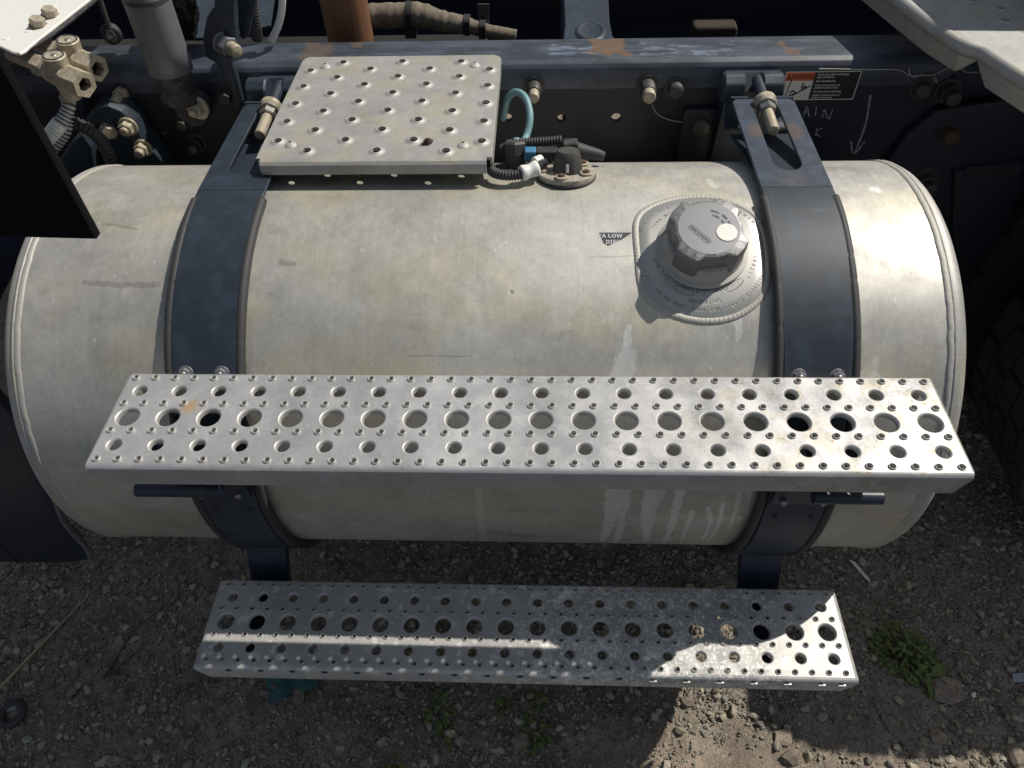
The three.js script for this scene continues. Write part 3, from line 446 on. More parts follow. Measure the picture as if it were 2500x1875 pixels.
// ---------------------------------------------------------------- tank straps
const RS = R + 0.0155;
const YU = 0.2448, YL = -0.1993;
function strap(xc, label, armX) {
  const t = thing('tank_strap', label, 'tank strap', V(xc, -RS, 0), 'straps around the fuel tank');
  const band = (hw0, hw1, r0, th, a0, a1, n) => { // flat band around the tank, angle measured from +z up
    const pos = [], idx = []; const cs = (hw) => [[-hw, 0], [-hw, th * 0.75], [-hw + 0.0015, th], [hw - 0.0015, th], [hw, th * 0.75], [hw, 0]];
    for (let i = 0; i <= n; i++) { const a = a0 + (a1 - a0) * i / n, hw = mix(hw0, hw1, sst(0, 0.4, i / n)); for (const [x, h] of cs(hw)) { const p = cyl(xc + x, a, r0 + h); pos.push(p.x, p.y, p.z); } }
    for (let i = 0; i < n; i++) for (let k = 0; k < 6; k++) { const a = i * 6 + k, b = i * 6 + (k + 1) % 6; idx.push(a, b, a + 6, b, b + 6, a + 6); }
    const g = new THREE.BufferGeometry(); g.setAttribute('position', new THREE.Float32BufferAttribute(pos, 3)); g.setIndex(idx); g.computeVertexNormals(); return smooth(g, 0.6);
  };
  const D = Math.PI / 180;
  const bd = mesh('band', band(0.049, 0.0405, RS - 0.005, 0.005, 90 * D, -100 * D, 110), M.navy, t);
  const ln = mesh('rubber_liner', band(0.0505, 0.0505, R + 0.0005, 0.0098, 87 * D, -100 * D, 110), M.rubber, t);
  for (const s of [-1, 1]) {
    const pts = []; for (let a = 87; a >= -100; a -= 3) pts.push(cyl(xc + s * (0.0475 + 0.0003 * Math.sin(a * 0.21 + xc * 9)), a * D, R + 0.0105 + 0.0003 * Math.sin(a * 0.13 + s)));
    mesh('liner_edge', sweep(pts, (q, i) => 0.0066 + 0.00015 * Math.sin(i * 0.2 + s) - (vn(i * 0.9, s * 5 + 30) > 0.9 ? 0.0006 : 0), 240, 10), M.rubber, ln);
  }
  // level top plate with slot
  const hw = 0.049, z0 = -0.247, slot = []; const sw = 0.0195, za = -0.215, zb = -0.062;
  for (const [zz, a0] of [[zb, 0], [za, Math.PI]]) for (let i = 0; i <= 10; i++) { const a = a0 + Math.PI * i / 10; slot.push([xc + sw * Math.cos(a), zz + sw * Math.sin(a)]); }
  const slotMat = armX > 0 ? std({ map: (() => { const t = makeTex(256, 512, (u, v) => { const x = u > 0.9 ? 0.3 + u * 0.1 : 0.4 + u * 0.1, z = (v - 1) * 0.25, n = fbm(x * 200, z * 200, 4), d = sst(0.35, 0.8, fbm(x * 80, z * 80 + 5, 4)); const q = clamp((sst(0.02, 0.008, Math.hypot(x - 0.414, (z + 0.15) * 0.7) + (n - 0.5) * 0.014) + sst(0.02, 0.008, Math.hypot(x - 0.467, (z + 0.148) * 0.6) + (n - 0.5) * 0.014) + 0.5 * sst(0.03, 0.01, Math.hypot(x - 0.44, z + 0.02) + (n - 0.5) * 0.03)) * (0.3 + n)) * 0.62, t = 0.225 + d * 0.06 + (vn(x * 2000, z * 2000) - 0.5) * 0.03; return [mix(t * 0.8, 0.44, q), mix(t * 0.97, 0.31, q), mix(t * 1.22, 0.24, q)]; }); t.repeat.set(10, 4); return t; })(), metalness: 0.1, roughness: 0.52 }) : M.navy;
  mesh('slotted_plate', plateY([[xc - hw, 0.0], [xc + hw, 0.0], [xc + hw, z0 + 0.01], [xc + hw - 0.006, z0], [xc - hw + 0.006, z0], [xc - hw, z0 + 0.01]], RS + 0.0004, 0.005, 0.001, [slot]), slotMat, t);
  mesh('lower_plate', bar(V(xc, RS - 0.006, -0.03), V(xc, RS - 0.045, -0.215), 0.094, 0.004), M.navy, t);
  const lp = []; for (let i = 0; i <= 16; i++) { const a = Math.PI / 2 + i / 16 * Math.PI; lp.push([z0 + 0.028 * Math.cos(a), RS - 0.0265 + 0.028 * Math.sin(a)]); } for (let i = 16; i >= 0; i--) { const a = Math.PI / 2 + i / 16 * Math.PI; lp.push([z0 + 0.0235 * Math.cos(a), RS - 0.0265 + 0.0235 * Math.sin(a)]); }
  for (const s of [-1, 1]) mesh('loop', sweepX(lp, xc + (s < 0 ? -hw : 0.022), xc + (s < 0 ? -0.022 : hw)), M.navy, t);
  // tension bolt in the slot
  const ax = V(0, -0.06, 1).normalize(), b0 = V(xc, RS + 0.006, -0.30);
  const tb = sub('tension_bolt', t, b0);
  mesh('shank', orient(disc(0.0085, 0.08, 20), ax), M.navy, tb, b0);
  mesh('seat', orient(smooth(lathe([[0.0001, 0], [0.018, 0], [0.018, 0.008], [0.0145, 0.014], [0.0001, 0.014]], 28), 0.5), ax), M.tan, tb, b0.clone().addScaledVector(ax, 0.066));
  mesh('washer', orient(disc(0.0155, 0.003), ax), M.steel, tb, b0.clone().addScaledVector(ax, 0.0795));
  mesh('nut', orient(hex(0.0135, 0.014), ax), M.steel, tb, b0.clone().addScaledVector(ax, 0.082));
  mesh('threaded_end', orient(thread(0.0085, 0.052), ax), M.tan, tb, b0.clone().addScaledVector(ax, 0.0955));
  // bracket ears on the rail
  for (const s of [-1, 1]) mesh('bracket_ear', smooth(orient(smooth(lathe([[0.0001, 0], [0.021, 0], [0.0235, 0.003], [0.0235, 0.032], [0.021, 0.035], [0.0001, 0.035]], 26), 0.5), V(1, 0, 0), V(xc + (s < 0 ? -0.056 : 0.006), RS - 0.006, -0.298)), 0.5), M.navy, t);
  mesh('hanger_bracket', smooth(sweepX([[RZ + 0.0005, 0.335], [RZ + 0.02, 0.34], [-0.30, 0.318], [-0.315, 0.2], [-0.338, 0.0], [-0.30, -0.2], [-0.25, -0.30], [-0.28, -0.33], [RZ + 0.0005, -0.22]], xc - 0.045, xc + 0.045), 0.4), M.navy, t);
  // step bolts above and below the step, pin holes
  for (const s of [-1, 1]) { const a = 41.5 * D, n = V(0, Math.sin(a), Math.cos(a)); fastener(t, cyl(xc + s * 0.024, a, RS - 0.0005), n, { wash: 0.0105, washH: 0.002, hex: 0.0078, hexH: 0.006, stud: 0.004, studH: 0.004, mat: M.grey, studMat: M.steel }); }
  for (const s of [-1, 1]) { const pa = onCyl(518, 1242, RS), a = Math.atan2(pa.y, pa.z), n = V(0, Math.sin(a), Math.cos(a)); mesh('pin_hole', orient(lathe([[0.0001, 0], [0.0045, 0], [0.0045, 0.0006], [0.0001, 0.0006]], 14), n), M.matt, t, cyl(xc + s * 0.025, a, RS - 0.0002)); }
  const padA = 46 * D; const pn = []; // raised pad around the step bolts
  for (const s of [-1, 1]) { const pa = onCyl(520, 1190, RS), a = Math.atan2(pa.y, pa.z), n = V(0, Math.sin(a), Math.cos(a)); fastener(t, cyl(xc + s * 0.026, a, RS - 0.0005), n, { wash: 0.0105, washH: 0.0025, hex: 0.008, hexH: 0.007, stud: 0.0045, studH: 0.012, mat: M.darkSteel, studMat: M.steel }); }
  // foot that carries the lower step
  mesh('lower_step_arm', smooth(sweepX([[0.262, -0.19], [0.283, -0.172], [0.318, -0.242], [0.45, -0.242], [0.45, -0.248], [0.314, -0.248], [0.274, -0.19]], xc - 0.033 + armX, xc + 0.033 + armX), 0.5), M.navyGloss, t);
  return t;
}
strap(-0.350, 'dark strap around the tank, partly under the perforated top plate', -0.02);
strap(0.4405, 'dark strap around the tank beside the fuel cap, rust marks at its slot', 0.012);

// ---------------------------------------------------------------- step treads
const PIT = 0.04978;
const gEye = lathe([[0.0047, 0], [0.0045, 0.0008], [0.0042, 0.0019], [0.0038, 0.0024], [0.0034, 0.002], [0.0031, 0.0008], [0.003, -0.003]], 16);
const gMed = lathe([[0.0098, 0], [0.0088, -0.0004], [0.0079, -0.0016], [0.0073, -0.0034], [0.0071, -0.006]], 24);
const gBig = lathe([[0.0152, 0], [0.0142, -0.0004], [0.0132, -0.0017], [0.0127, -0.0036], [0.0125, -0.0065]], 32);
gEye.userData.uvOK = gMed.userData.uvOK = gBig.userData.uvOK = true;
function treadStep(o) {
  const { xc, y, zc, x0, x1, z0, z1, rb, fh, mat } = o;
  const t = thing('step_tread', o.label, 'step', V(xc, y - fh, zc));
  const rimMat = std({ color: o.rim, metalness: mat.metalness, roughness: 0.55 });
  const holes = [], eye = [], med = [], big = [];
  for (let c = 0; c < 20; c++) {
    const x = xc + (c - 9.5) * PIT;
    big.push([x, zc]); med.push([x, zc - 0.0417], [x, zc + 0.0417]);
    for (const s of [-1, 1]) for (const r of [-0.0626, -0.0211, 0.0211, 0.0626]) eye.push([x + s * PIT / 4, zc + r]);
  }
  for (const p of eye) holes.push([...p, 0.0047]); for (const p of med) holes.push([...p, 0.0098]); for (const p of big) holes.push([...p, 0.0152]);
  const pl = mesh('tread_plate', plateY([[x0 + o.re, z0 + 0.003], [x1 - o.re, z0 + 0.003], [x1 - o.re, z1 - rb], [x0 + o.re, z1 - rb]], y, 0.003, 0, holes, 12), mat, t);
  for (const [x, z] of eye) mesh('raised_eyelet', gEye, rimMat, pl, V(x, y, z));
  for (const [x, z] of med) mesh('hole_rim', gMed, rimMat, pl, V(x, y, z));
  for (const [x, z] of big) mesh('hole_rim', gBig, rimMat, pl, V(x, y, z));
  const th = 0.003, fl = (s, zE, h, rb) => { const a = s > 0 ? [0, 1] : [0, 1]; const cz = zE - s * rb, cy = y - rb; const p = []; for (let i = 0; i <= 8; i++) { const q = Math.PI / 2 * (1 - i / 8); p.push([cz + s * rb * Math.cos(q), cy + rb * Math.sin(q)]); } p.push([zE, y - h], [zE - s * th, y - h]); for (let i = 8; i >= 0; i--) { const q = Math.PI / 2 * (1 - i / 8); p.push([cz + s * (rb - th) * Math.cos(q), cy + (rb - th) * Math.sin(q)]); } return p; };
  const chop = (g, c) => { const p = g.attributes.position; for (let i = 0; i < p.count; i++) { const d = clamp((y - rb - p.getY(i)) / (fh - rb)); p.setX(i, p.getX(i) + (p.getX(i) < xc ? 1 : -1) * c * d); } return smooth(g, 0.5); };
  mesh('front_flange', chop(sweepX(fl(1, z1, fh, rb), x0 + (o.re > 0.01 ? 0.004 : 0.003), x1 - (o.re > 0.01 ? 0.004 : 0.003)), o.chop), mat, t);
  mesh('back_flange', sweepX(fl(-1, z0, 0.04, 0.0031), x0 + o.re, x1 - o.re), mat, t);
  for (const s of [-1, 1]) { // folded ends
    const xe = s < 0 ? x0 : x1, re = o.re, pts = []; for (let i = 0; i <= 8; i++) { const q = Math.PI / 2 * (1 - i / 8); pts.push([xe - s * re + s * re * Math.cos(q), y - re + re * Math.sin(q)]); } pts.push([xe, y - o.eh], [xe - s * 0.003, y - o.eh]); for (let i = 8; i >= 0; i--) { const q = Math.PI / 2 * (1 - i / 8); pts.push([xe - s * re + s * Math.max(0.0004, re - 0.003) * Math.cos(q), y - re + Math.max(0.0004, re - 0.003) * Math.sin(q)]); }
    const g = new THREE.ExtrudeGeometry(new THREE.Shape(pts.map(([a, b]) => new THREE.Vector2(a, b))), { depth: z1 - z0 - rb - 0.003, bevelEnabled: false }); g.translate(0, 0, z0 + 0.003); mesh('end_flange', smooth(g, 0.5), mat, t);
  }
  return t;
}
const upper = treadStep({ xc: 0.0666, y: YU, zc: 0.3419, x0: -0.4313, x1: 0.5654, z0: 0.2707, z1: 0.4162, rb: 0.006, fh: 0.033, re: 0.0045, eh: 0.006, chop: 0.012, mat: M.alu, rim: C(0.5, 0.495, 0.475), label: 'long bare aluminium step with rows of punched holes across the tank side' });
const lower = treadStep({ xc: 0.0617, y: YL, zc: 0.4013, x0: -0.4444, x1: 0.5668, z0: 0.3298, z1: 0.4773, rb: 0.007, fh: 0.036, re: 0.012, eh: 0.03, chop: 0.016, mat: M.galv, rim: C(0.46, 0.46, 0.455), label: 'long dull grey punched step hanging lowest, just above the gravel' });
{ // turned down tabs along the lower step's lip
  const tm = std({ color: C(0.5, 0.5, 0.49), metalness: 0.5, roughness: 0.45 }), g = new RoundedBoxGeometry(0.011, 0.0014, 0.004, 1, 0.0005), gd = new THREE.CylinderGeometry(0.0052, 0.0052, 0.003, 3, 1); gd.rotateX(Math.PI / 2); gd.scale(1, 0.4, 1);
  const lx = 0.0617, lz = 0.4773; for (let c = 0; c < 20; c++) { const x = lx + (c - 9) * PIT - (c === 19 ? 0.02 : 0); const tb = mesh('lip_tab', g, tm, lower, V(x, YL - 0.0078, lz + 0.0012)); mesh('notch', gd, M.matt, tb, V(x, YL - 0.0052, lz - 0.0005)); }
  // carriers under the upper step
  for (const [xc, s] of [[-0.350, -1], [0.4405, 1]]) {
    mesh('carrier_plate', sweepX([[0.3325, 0.06], [0.3365, 0.06], [0.345, 0.17], [0.345, YU - 0.034], [0.3955, YU - 0.034], [0.3955, YU - 0.028], [0.338, YU - 0.028], [0.338, 0.17]], xc - 0.04, xc + 0.04), M.navy, upper);
    mesh('carrier_tube', orient(disc(0.0095, s < 0 ? 0.12 : 0.085, 20), V(1, 0, 0), (() => { const q = onZ(s < 0 ? 335 : 1985, s < 0 ? 1195 : 1212, 0.365); return q; })()), M.navyGloss, upper);
  }
}

// ---------------------------------------------------------------- perforated plate on the tank top
const PY = 0.355;
const gVol = lathe([[0.0140, 0], [0.0122, 0.0003], [0.0100, 0.0011], [0.0084, 0.0021], [0.0076, 0.0027], [0.0070, 0.0027], [0.0067, 0.0021], [0.0066, -0.003]], 28); gVol.userData.uvOK = true;
{
  const t = thing('deck_plate', 'small square bare aluminium plate with raised holes above the tank', 'step plate', V(-0.148, R, -0.2));
  const x0 = -0.318, x1 = 0.0195, z0 = -0.366, z1 = -0.034, rb = 0.012;
  const hz = [[745, 470], [1203, 462], [1655, 462], [492, 533], [955, 520], [1412, 518], [1875, 522], [697, 585], [1167, 577], [1640, 577], [437, 655], [908, 640], [1386, 636], [1860, 647], [647, 710], [1127, 702], [1612, 705], [375, 788], [862, 770], [1352, 767], [1848, 780], [590, 845], [1088, 838], [1587, 842], [310, 926], [813, 911], [1325, 910], [1832, 921], [528, 991], [1046, 985], [1566, 990], [240, 1075], [762, 1066], [1288, 1065], [1815, 1076], [465, 1150], [1003, 1148], [1540, 1152]];
  const pos = hz.map(([a, b]) => { const q = onY(600 + a / 3.16, (b + 6) / 3.16, PY + 0.003); return [q.x, q.z]; });
  const pl = mesh('plate', plateY([[x0 + 0.006, z0], [x1 - 0.012, z0], [x1 - 0.002, z0 + 0.008], [x1 - 0.002, z1 - rb], [x0, z1 - rb], [x0, z0 + 0.006]], PY, 0.004, 0, pos.map(([x, z]) => [x, z, 0.0139]), 14), M.plate, t);
  const rim = std({ color: C(0.4, 0.395, 0.375), metalness: 0.35, roughness: 0.6 });
  for (const [x, z] of pos) mesh('raised_hole', gVol, rim, pl, V(x, PY, z));
  mesh('front_lip', sweepX((() => { const p = []; for (let i = 0; i <= 10; i++) { const q = Math.PI / 2 * (1 - i / 10); p.push([z1 - rb + rb * Math.cos(q), PY - rb + rb * Math.sin(q)]); } p.push([z1 - 0.001, PY - 0.02], [z1 - 0.005, PY - 0.02]); for (let i = 10; i >= 0; i--) { const q = Math.PI / 2 * (1 - i / 10); p.push([z1 - rb + (rb - 0.004) * Math.cos(q), PY - rb + (rb - 0.004) * Math.sin(q)]); } return p; })(), x0 + 0.004, x1 - 0.008), M.plate, t);
  for (const s of [-1, 1]) { const xe = s < 0 ? x0 + 0.0005 : x1; mesh('side_lip', sweepX([[z0 + 0.01, PY - 0.001], [z1 - 0.014, PY - 0.001], [z1 - 0.016, PY - 0.022], [z0 + 0.012, PY - 0.022]], xe - 0.0035, xe), M.plate, t); }
  for (const [a, b] of [[615, 515], [1767, 505], [347, 1120], [1677, 1123]]) { const q = onY(600 + a / 3.16, b / 3.16, PY); const h = mesh('rivet', smooth(lathe([[0.0088, 0], [0.0086, 0.0009], [0.0072, 0.0025], [0.0045, 0.005], [0.0001, 0.0056]], 20), 0.9), rim, t, V(q.x, PY - 0.0002, q.z)); mesh('socket', lathe([[0.0001, 0.0004], [0.0021, 0.0004], [0.0021, 0], [0.0001, 0]], 6), M.matt, h, V(q.x, PY + 0.0052, q.z)); }
  for (const x of [-0.26, -0.04]) mesh('mounting_leg', bar(V(x, PY - 0.006, -0.345), V(x, 0.30, -0.345), 0.03, 0.006, V(1, 0, 0)), M.navy, t);
  for (const x of [-0.30, -0.012]) mesh('stiffener', bar(V(x, PY - 0.009, -0.33), V(x, PY - 0.009, -0.09), 0.02, 0.008), M.plate, t);
  // dry leaf caught on the plate
  const lf = onY(600 + 1400 / 3.16, 1105 / 3.16, PY + 0.001); const lg = new THREE.PlaneGeometry(0.02, 0.011, 8, 4); const lp = lg.attributes.position; for (let i = 0; i < lp.count; i++) { const x = lp.getX(i), y = lp.getY(i) * (1 - Math.pow(Math.abs(x) / 0.0105, 2)); lp.setXYZ(i, x, y, 0.004 * Math.sin(x * 330 + 1) + 0.003 * Math.cos(y * 700)); } lg.rotateX(-1.2); lg.rotateY(0.5); lg.computeVertexNormals();
  tag(mesh('dry_leaf', lg, std({ color: C(0.06, 0.04, 0.03), roughness: 0.9, side: THREE.DoubleSide }), scene, lf.add(V(0, 0.003, 0))), 'curled dry brown leaf lying on the deck plate', 'leaf');
}

// ---------------------------------------------------------------- fuel sender, vent fitting and their hoses
{
  const c = onCyl(1382, 428, R + 0.002), th = Math.atan2(c.y, c.z), n = V(0, Math.sin(th), Math.cos(th));
  c.copy(cyl(c.x, th, R)); const t = thing('fuel_sender', 'round tan flange with screws and grey dome on the tank top', 'fuel sender', c);
  const e1 = V(1, 0, 0), e2 = new THREE.Vector3().crossVectors(e1, n);
  const L = (a, b, h) => c.clone().addScaledVector(e1, a).addScaledVector(e2, b).addScaledVector(n, h);
  mesh('gasket', orient(disc(0.044, 0.004, 40), n), M.rubber, t, L(0, 0, -0.0015));
  mesh('flange', orient(disc(0.0425, 0.008, 48, 0.0015), n), std({ map: texDust, color: C(0.85, 0.88, 0.93), roughness: 0.65 }), t, L(0, 0, 0.002));
  for (let k = 0; k < 5; k++) { const a = k / 5 * 6.283 + 0.55; mesh('lug', orient(disc(0.0095, 0.003, 20), n), M.tan, t, L(0.033 * Math.cos(a), 0.033 * Math.sin(a), 0.0105)); fastener(t, L(0.033 * Math.cos(a), 0.033 * Math.sin(a), 0.0135), n, { name: 'screw', wash: 0.0055, washH: 0.001, dome: 0.005, domeH: 0.0035, mat: M.rust }); }
  mesh('dome', orient(smooth(lathe([[0.022, 0], [0.0208, 0.010], [0.0185, 0.020], [0.017, 0.026], [0.015, 0.029], [0.0001, 0.0295]], 32), 0.5), n), M.hexPlastic, t, L(0.002, 0, 0.0105));
  mesh('dome_slot', bar(L(0.001, 0.0218, 0.014), L(0.0008, 0.0195, 0.025), 0.004, 0.003, V(0, 0.3, 1)), M.white, t);
  mesh('connector', bar(L(-0.045, -0.034, 0.022), L(-0.012, -0.034, 0.022), 0.018, 0.016), M.black, t);
  mesh('connector_clip', bar(L(-0.062, -0.034, 0.022), L(-0.044, -0.034, 0.022), 0.017, 0.017), M.blue, t);
  // vent fitting
  const v0 = onCyl(1262, 412, R), vt = Math.atan2(v0.y, v0.z), vn2 = V(0, Math.sin(vt), Math.cos(vt)); v0.copy(cyl(v0.x, vt, R));
  const f = thing('vent_fitting', 'black plastic hex fitting with black base on the tank top', 'fitting', v0);
  mesh('base', orient(disc(0.040, 0.003, 36), vn2), M.rubber, f, v0.clone().addScaledVector(vn2, -0.001));
  const vc = v0.clone().add(V(-0.002, 0, -0.005));
  mesh('collar', orient(disc(0.015, 0.022, 24), vn2), M.hexPlastic, f, vc.clone().addScaledVector(vn2, 0.001)); mesh('hex_nut', orient(hex(0.0178, 0.019, 0.003), vn2), M.hexPlastic, f, vc.clone().addScaledVector(vn2, 0.02));
  const top = vc.clone().addScaledVector(vn2, 0.038);
  tag(mesh('vent_hose', sweep([top, ...[[1282, 340], [1294, 285], [1282, 238], [1262, 225], [1240, 240], [1228, 290]].map(([x, y], i) => onZ(x, y, [-0.17, -0.2, -0.23, -0.25, -0.28, -0.31][i]))], 0.0056, 60, 14), M.teal, scene), 'teal rubber vent hose looping behind the deck plate', 'hose');
  // corrugated wiring conduit round the fitting
  const cd = [[1225, 365], [1250, 352], [1300, 348], [1345, 345], [1372, 342]].map(([x, y]) => onZ(x, y, -0.12));
  tag(mesh('wiring_conduit', corrHose(cd, 0.0062, 0.0014, 0.0042), M.rubber, scene), 'black corrugated wiring conduit running to the grey dome', 'conduit');
  const cd2 = [[1196, 405], [1204, 420], [1232, 428], [1262, 427], [1290, 420], [1310, 408], [1330, 395]].map(([x, y]) => onY(x, y, R + 0.014));
  tag(mesh('wiring_conduit', corrHose(cd2, 0.0062, 0.0014, 0.0042), M.rubber, scene), 'black corrugated conduit curling around the hex fitting', 'conduit');
  const wp = onY(1292, 416, R + 0.016); tag(mesh('tape_wrap', sweep([wp.clone().add(V(-0.012, -0.002, 0.006)), wp.clone().add(V(0.012, 0, -0.006))], (q) => 0.0105 + 0.001 * Math.sin(q * 9), 8, 12), M.white, scene), 'white tape wrapped around the black conduit', 'tape');
  tag(mesh('tape_wrap', sweep([onY(1304, 398, R + 0.016), onY(1322, 390, R + 0.016)], 0.008, 6, 10), M.white, scene), 'white tape bundle between the hex fitting and blue connector', 'tape');
  tag(mesh('cable_boot', sweep([[1398, 366], [1430, 372], [1462, 378], [1474, 382]].map(([x, y]) => onZ(x, y, -0.12)), (q) => mix(0.014, 0.007, q), 20, 14), M.rubber, scene), 'tapered black rubber boot behind the grey dome', 'boot');
  tag(mesh('cable_clamp', bar(onZ(1392, 375, -0.115), onZ(1392, 344, -0.115), 0.024, 0.02, V(0, 0, 1)), M.black, scene), 'black plastic clamp block at the end of the conduit', 'clamp');
}

// ---------------------------------------------------------------- cab side: fairing corner, lower skirt, white bracket
{
  const e = onZ(235, 585, 0.30); const g = plateZ([[e.x, e.y], [e.x, 1.5], [-2.4, 1.5], [-2.4, e.y + 0.012], [e.x - 0.3, e.y + 0.01]], 0.30, 0.012, 0.002);
  tag(mesh('cab_fairing', g, M.shade, scene), 'matt black cab fairing corner hanging over the tank end', 'fairing');
  const sk = thing('cab_skirt', 'dark navy curved skirt panel beside the tank end, near the ground', 'skirt panel', V(-0.95, -0.42, 0.2));
  const pts = pxZ([[215, 1368], [205, 1345], [150, 1280], [128, 1230], [115, 1190], [100, 1100]], 0.2);
  const out = [...pts, [-0.72, 0.25], [-1.9, 0.25], [-1.9, -0.41], [-0.86, -0.405]]; const gg = plateZ(out, 0.2, 0.02, 0.006); mesh('panel', gg, M.navyGloss, sk);
  mesh('edge_trim', sweep(pts.map(([x, y]) => V(x + 0.004, y, 0.196)), 0.005, 40, 8), M.grey, sk);
  mesh('panel_seam', sweep([V(-1.3, 0.0, 0.2), ...pxZ([[0, 1330], [30, 1362], [45, 1374]], 0.2).map(([x, y]) => V(x, y, 0.2))], 0.0022, 30, 6), M.matt, sk);
  mesh('upper_panel', plateZ(pxZ([[-700, 560], [60, 560], [45, 640], [5, 720], [-60, 860], [-700, 900]], -0.02), -0.02, 0.01, 0.003), M.navyGloss, sk);
  // white bracket plate with two bolts
  const wy = 0.45; const wb = thing('cab_bracket', 'sunlit white metal bracket plate with two tan hex bolts', 'bracket', onY(60, 60, wy));
  mesh('plate', plateY(pxY([[-260, -160], [330, -90], [72, 112], [62, 122], [48, 129], [32, 128], [0, 113], [-200, 20]], wy), wy, 0.005, 0.0015), M.white, wb);
  mesh('edge_strip', sweep([onY(30, 132, wy - 0.006), onY(78, 116, wy - 0.006), onY(340, -88, wy - 0.006)], 0.0035, 40, 8), M.black, wb);
  for (const [x, y] of [[95, 64], [124, 40]]) fastener(wb, onY(x, y, wy), V(0.25, 1, 0.1), { wash: 0.0145, washH: 0.003, hex: 0.0115, hexH: 0.012, head: 1, mat: M.tan });
  for (const [x, y] of [[70, 76], [14, 94], [130, 14]]) mesh('dimple', disc(0.006, 0.0012, 18), M.white, wb, onY(x, y, wy).add(V(0, -0.0004, 0)));
}
// ---------------------------------------------------------------- threaded valve fittings
function valve(px, py, z, label) {
  const c = onZ(px, py, z), t = thing('valve_fitting', label, 'valve', c, 'pair of cast valves under the white bracket');
  const ax = V(0.86, -0.12, 0.42).normalize(), L = (s, u = 0) => c.clone().addScaledVector(ax, s).add(V(0, u, 0));
  const hexEnd = flat(lathe([[0.0115, 0.0], [0.0115, 0.012], [0.0205, 0.012], [0.0205, -0.02], [0.0001, -0.02]].reverse(), 6));
  mesh('hex_end', orient(hexEnd, ax), M.tan, t, L(0.03));
  const th = []; for (let y = 0; y < 0.024; y += 0.002) th.push([0.0118, y], [0.0105, y + 0.001]); mesh('threaded_bore', orient(lathe(th, 20), ax), M.steel, t, L(0.0175)); mesh('bore_end', orient(disc(0.012, 0.001), ax), M.matt, t, L(0.0165));
  mesh('body', orient(smooth(lathe([[0.0001, -0.042], [0.013, -0.042], [0.017, -0.03], [0.0195, -0.01], [0.019, 0.008], [0.015, 0.016], [0.0001, 0.017]], 26), 0.9), ax), M.tan, t, L(0));
  mesh('rear_nut', orient(hex(0.017, 0.016), ax), M.tan, t, L(-0.056)); mesh('pipe', orient(disc(0.0115, 0.06, 20), ax), M.tan, t, L(-0.112));
  const tu = V(0.1, 1, 0.05).normalize(); const d = mesh('bonnet', orient(smooth(lathe([[0.015, 0], [0.0165, 0.012], [0.0172, 0.026], [0.0155, 0.0275], [0.0001, 0.0275]], 26), 0.5), tu), M.tan, t, L(-0.006, 0.004));
  mesh('bonnet_ring', orient(smooth(lathe([[0.0125, 0], [0.0135, 0.0012], [0.0148, 0.001], [0.0152, 0]], 26)), tu), M.darkSteel, d, L(-0.006, 0.004).addScaledVector(tu, 0.0275)); mesh('bonnet_screw', orient(disc(0.0045, 0.001), tu), M.steel, d, L(-0.006, 0.004).addScaledVector(tu, 0.0272));
  mesh('branch', orient(disc(0.013, 0.04, 20), V(0.1, -1, 0.1)), M.tan, t, L(-0.01));
  return t;
}
valve(158, 186, -0.19, 'dusty tan threaded valve with hex mouth, the lower of two');
valve(190, 148, -0.235, 'dusty tan threaded valve with hex mouth, tucked behind another');

// ---------------------------------------------------------------- shock absorber
{
  const a = onZ(338, -60, -0.275), b = onZ(418, 170, -0.275), e = onZ(452, 258, -0.285); const t = thing('shock_absorber', 'slanting grey shock absorber with smooth dust tube against the rail', 'shock absorber', e);
  const d = b.clone().sub(a).normalize(); mesh('dust_tube', sweep([a, b], 0.0345, 4, 36), M.grey, t); mesh('tube_rim', orient(smooth(lathe([[0.0335, 0], [0.0352, 0.001], [0.0352, 0.007], [0.0335, 0.008]], 32)), d), M.darkSteel, t, a.clone().lerp(b, 0.18));
  mesh('damper_body', sweep([b.clone().addScaledVector(d, -0.01), e.clone().addScaledVector(d, -0.012)], (q) => 0.0295 - 0.002 * q, 6, 32), M.black, t); mesh('eye', orient(disc(0.028, 0.03, 28, 0.003), ZD), M.black, t, e.clone().add(V(0.006, -0.012, -0.03)));
  fastener(t, onZ(484, 262, -0.284), V(-0.15, 0, 1), { name: 'mounting_bolt', wash: 0.020, washH: 0.006, hex: 0.0125, hexH: 0.012, stud: 0.007, studH: 0.008, mat: M.tan });
}
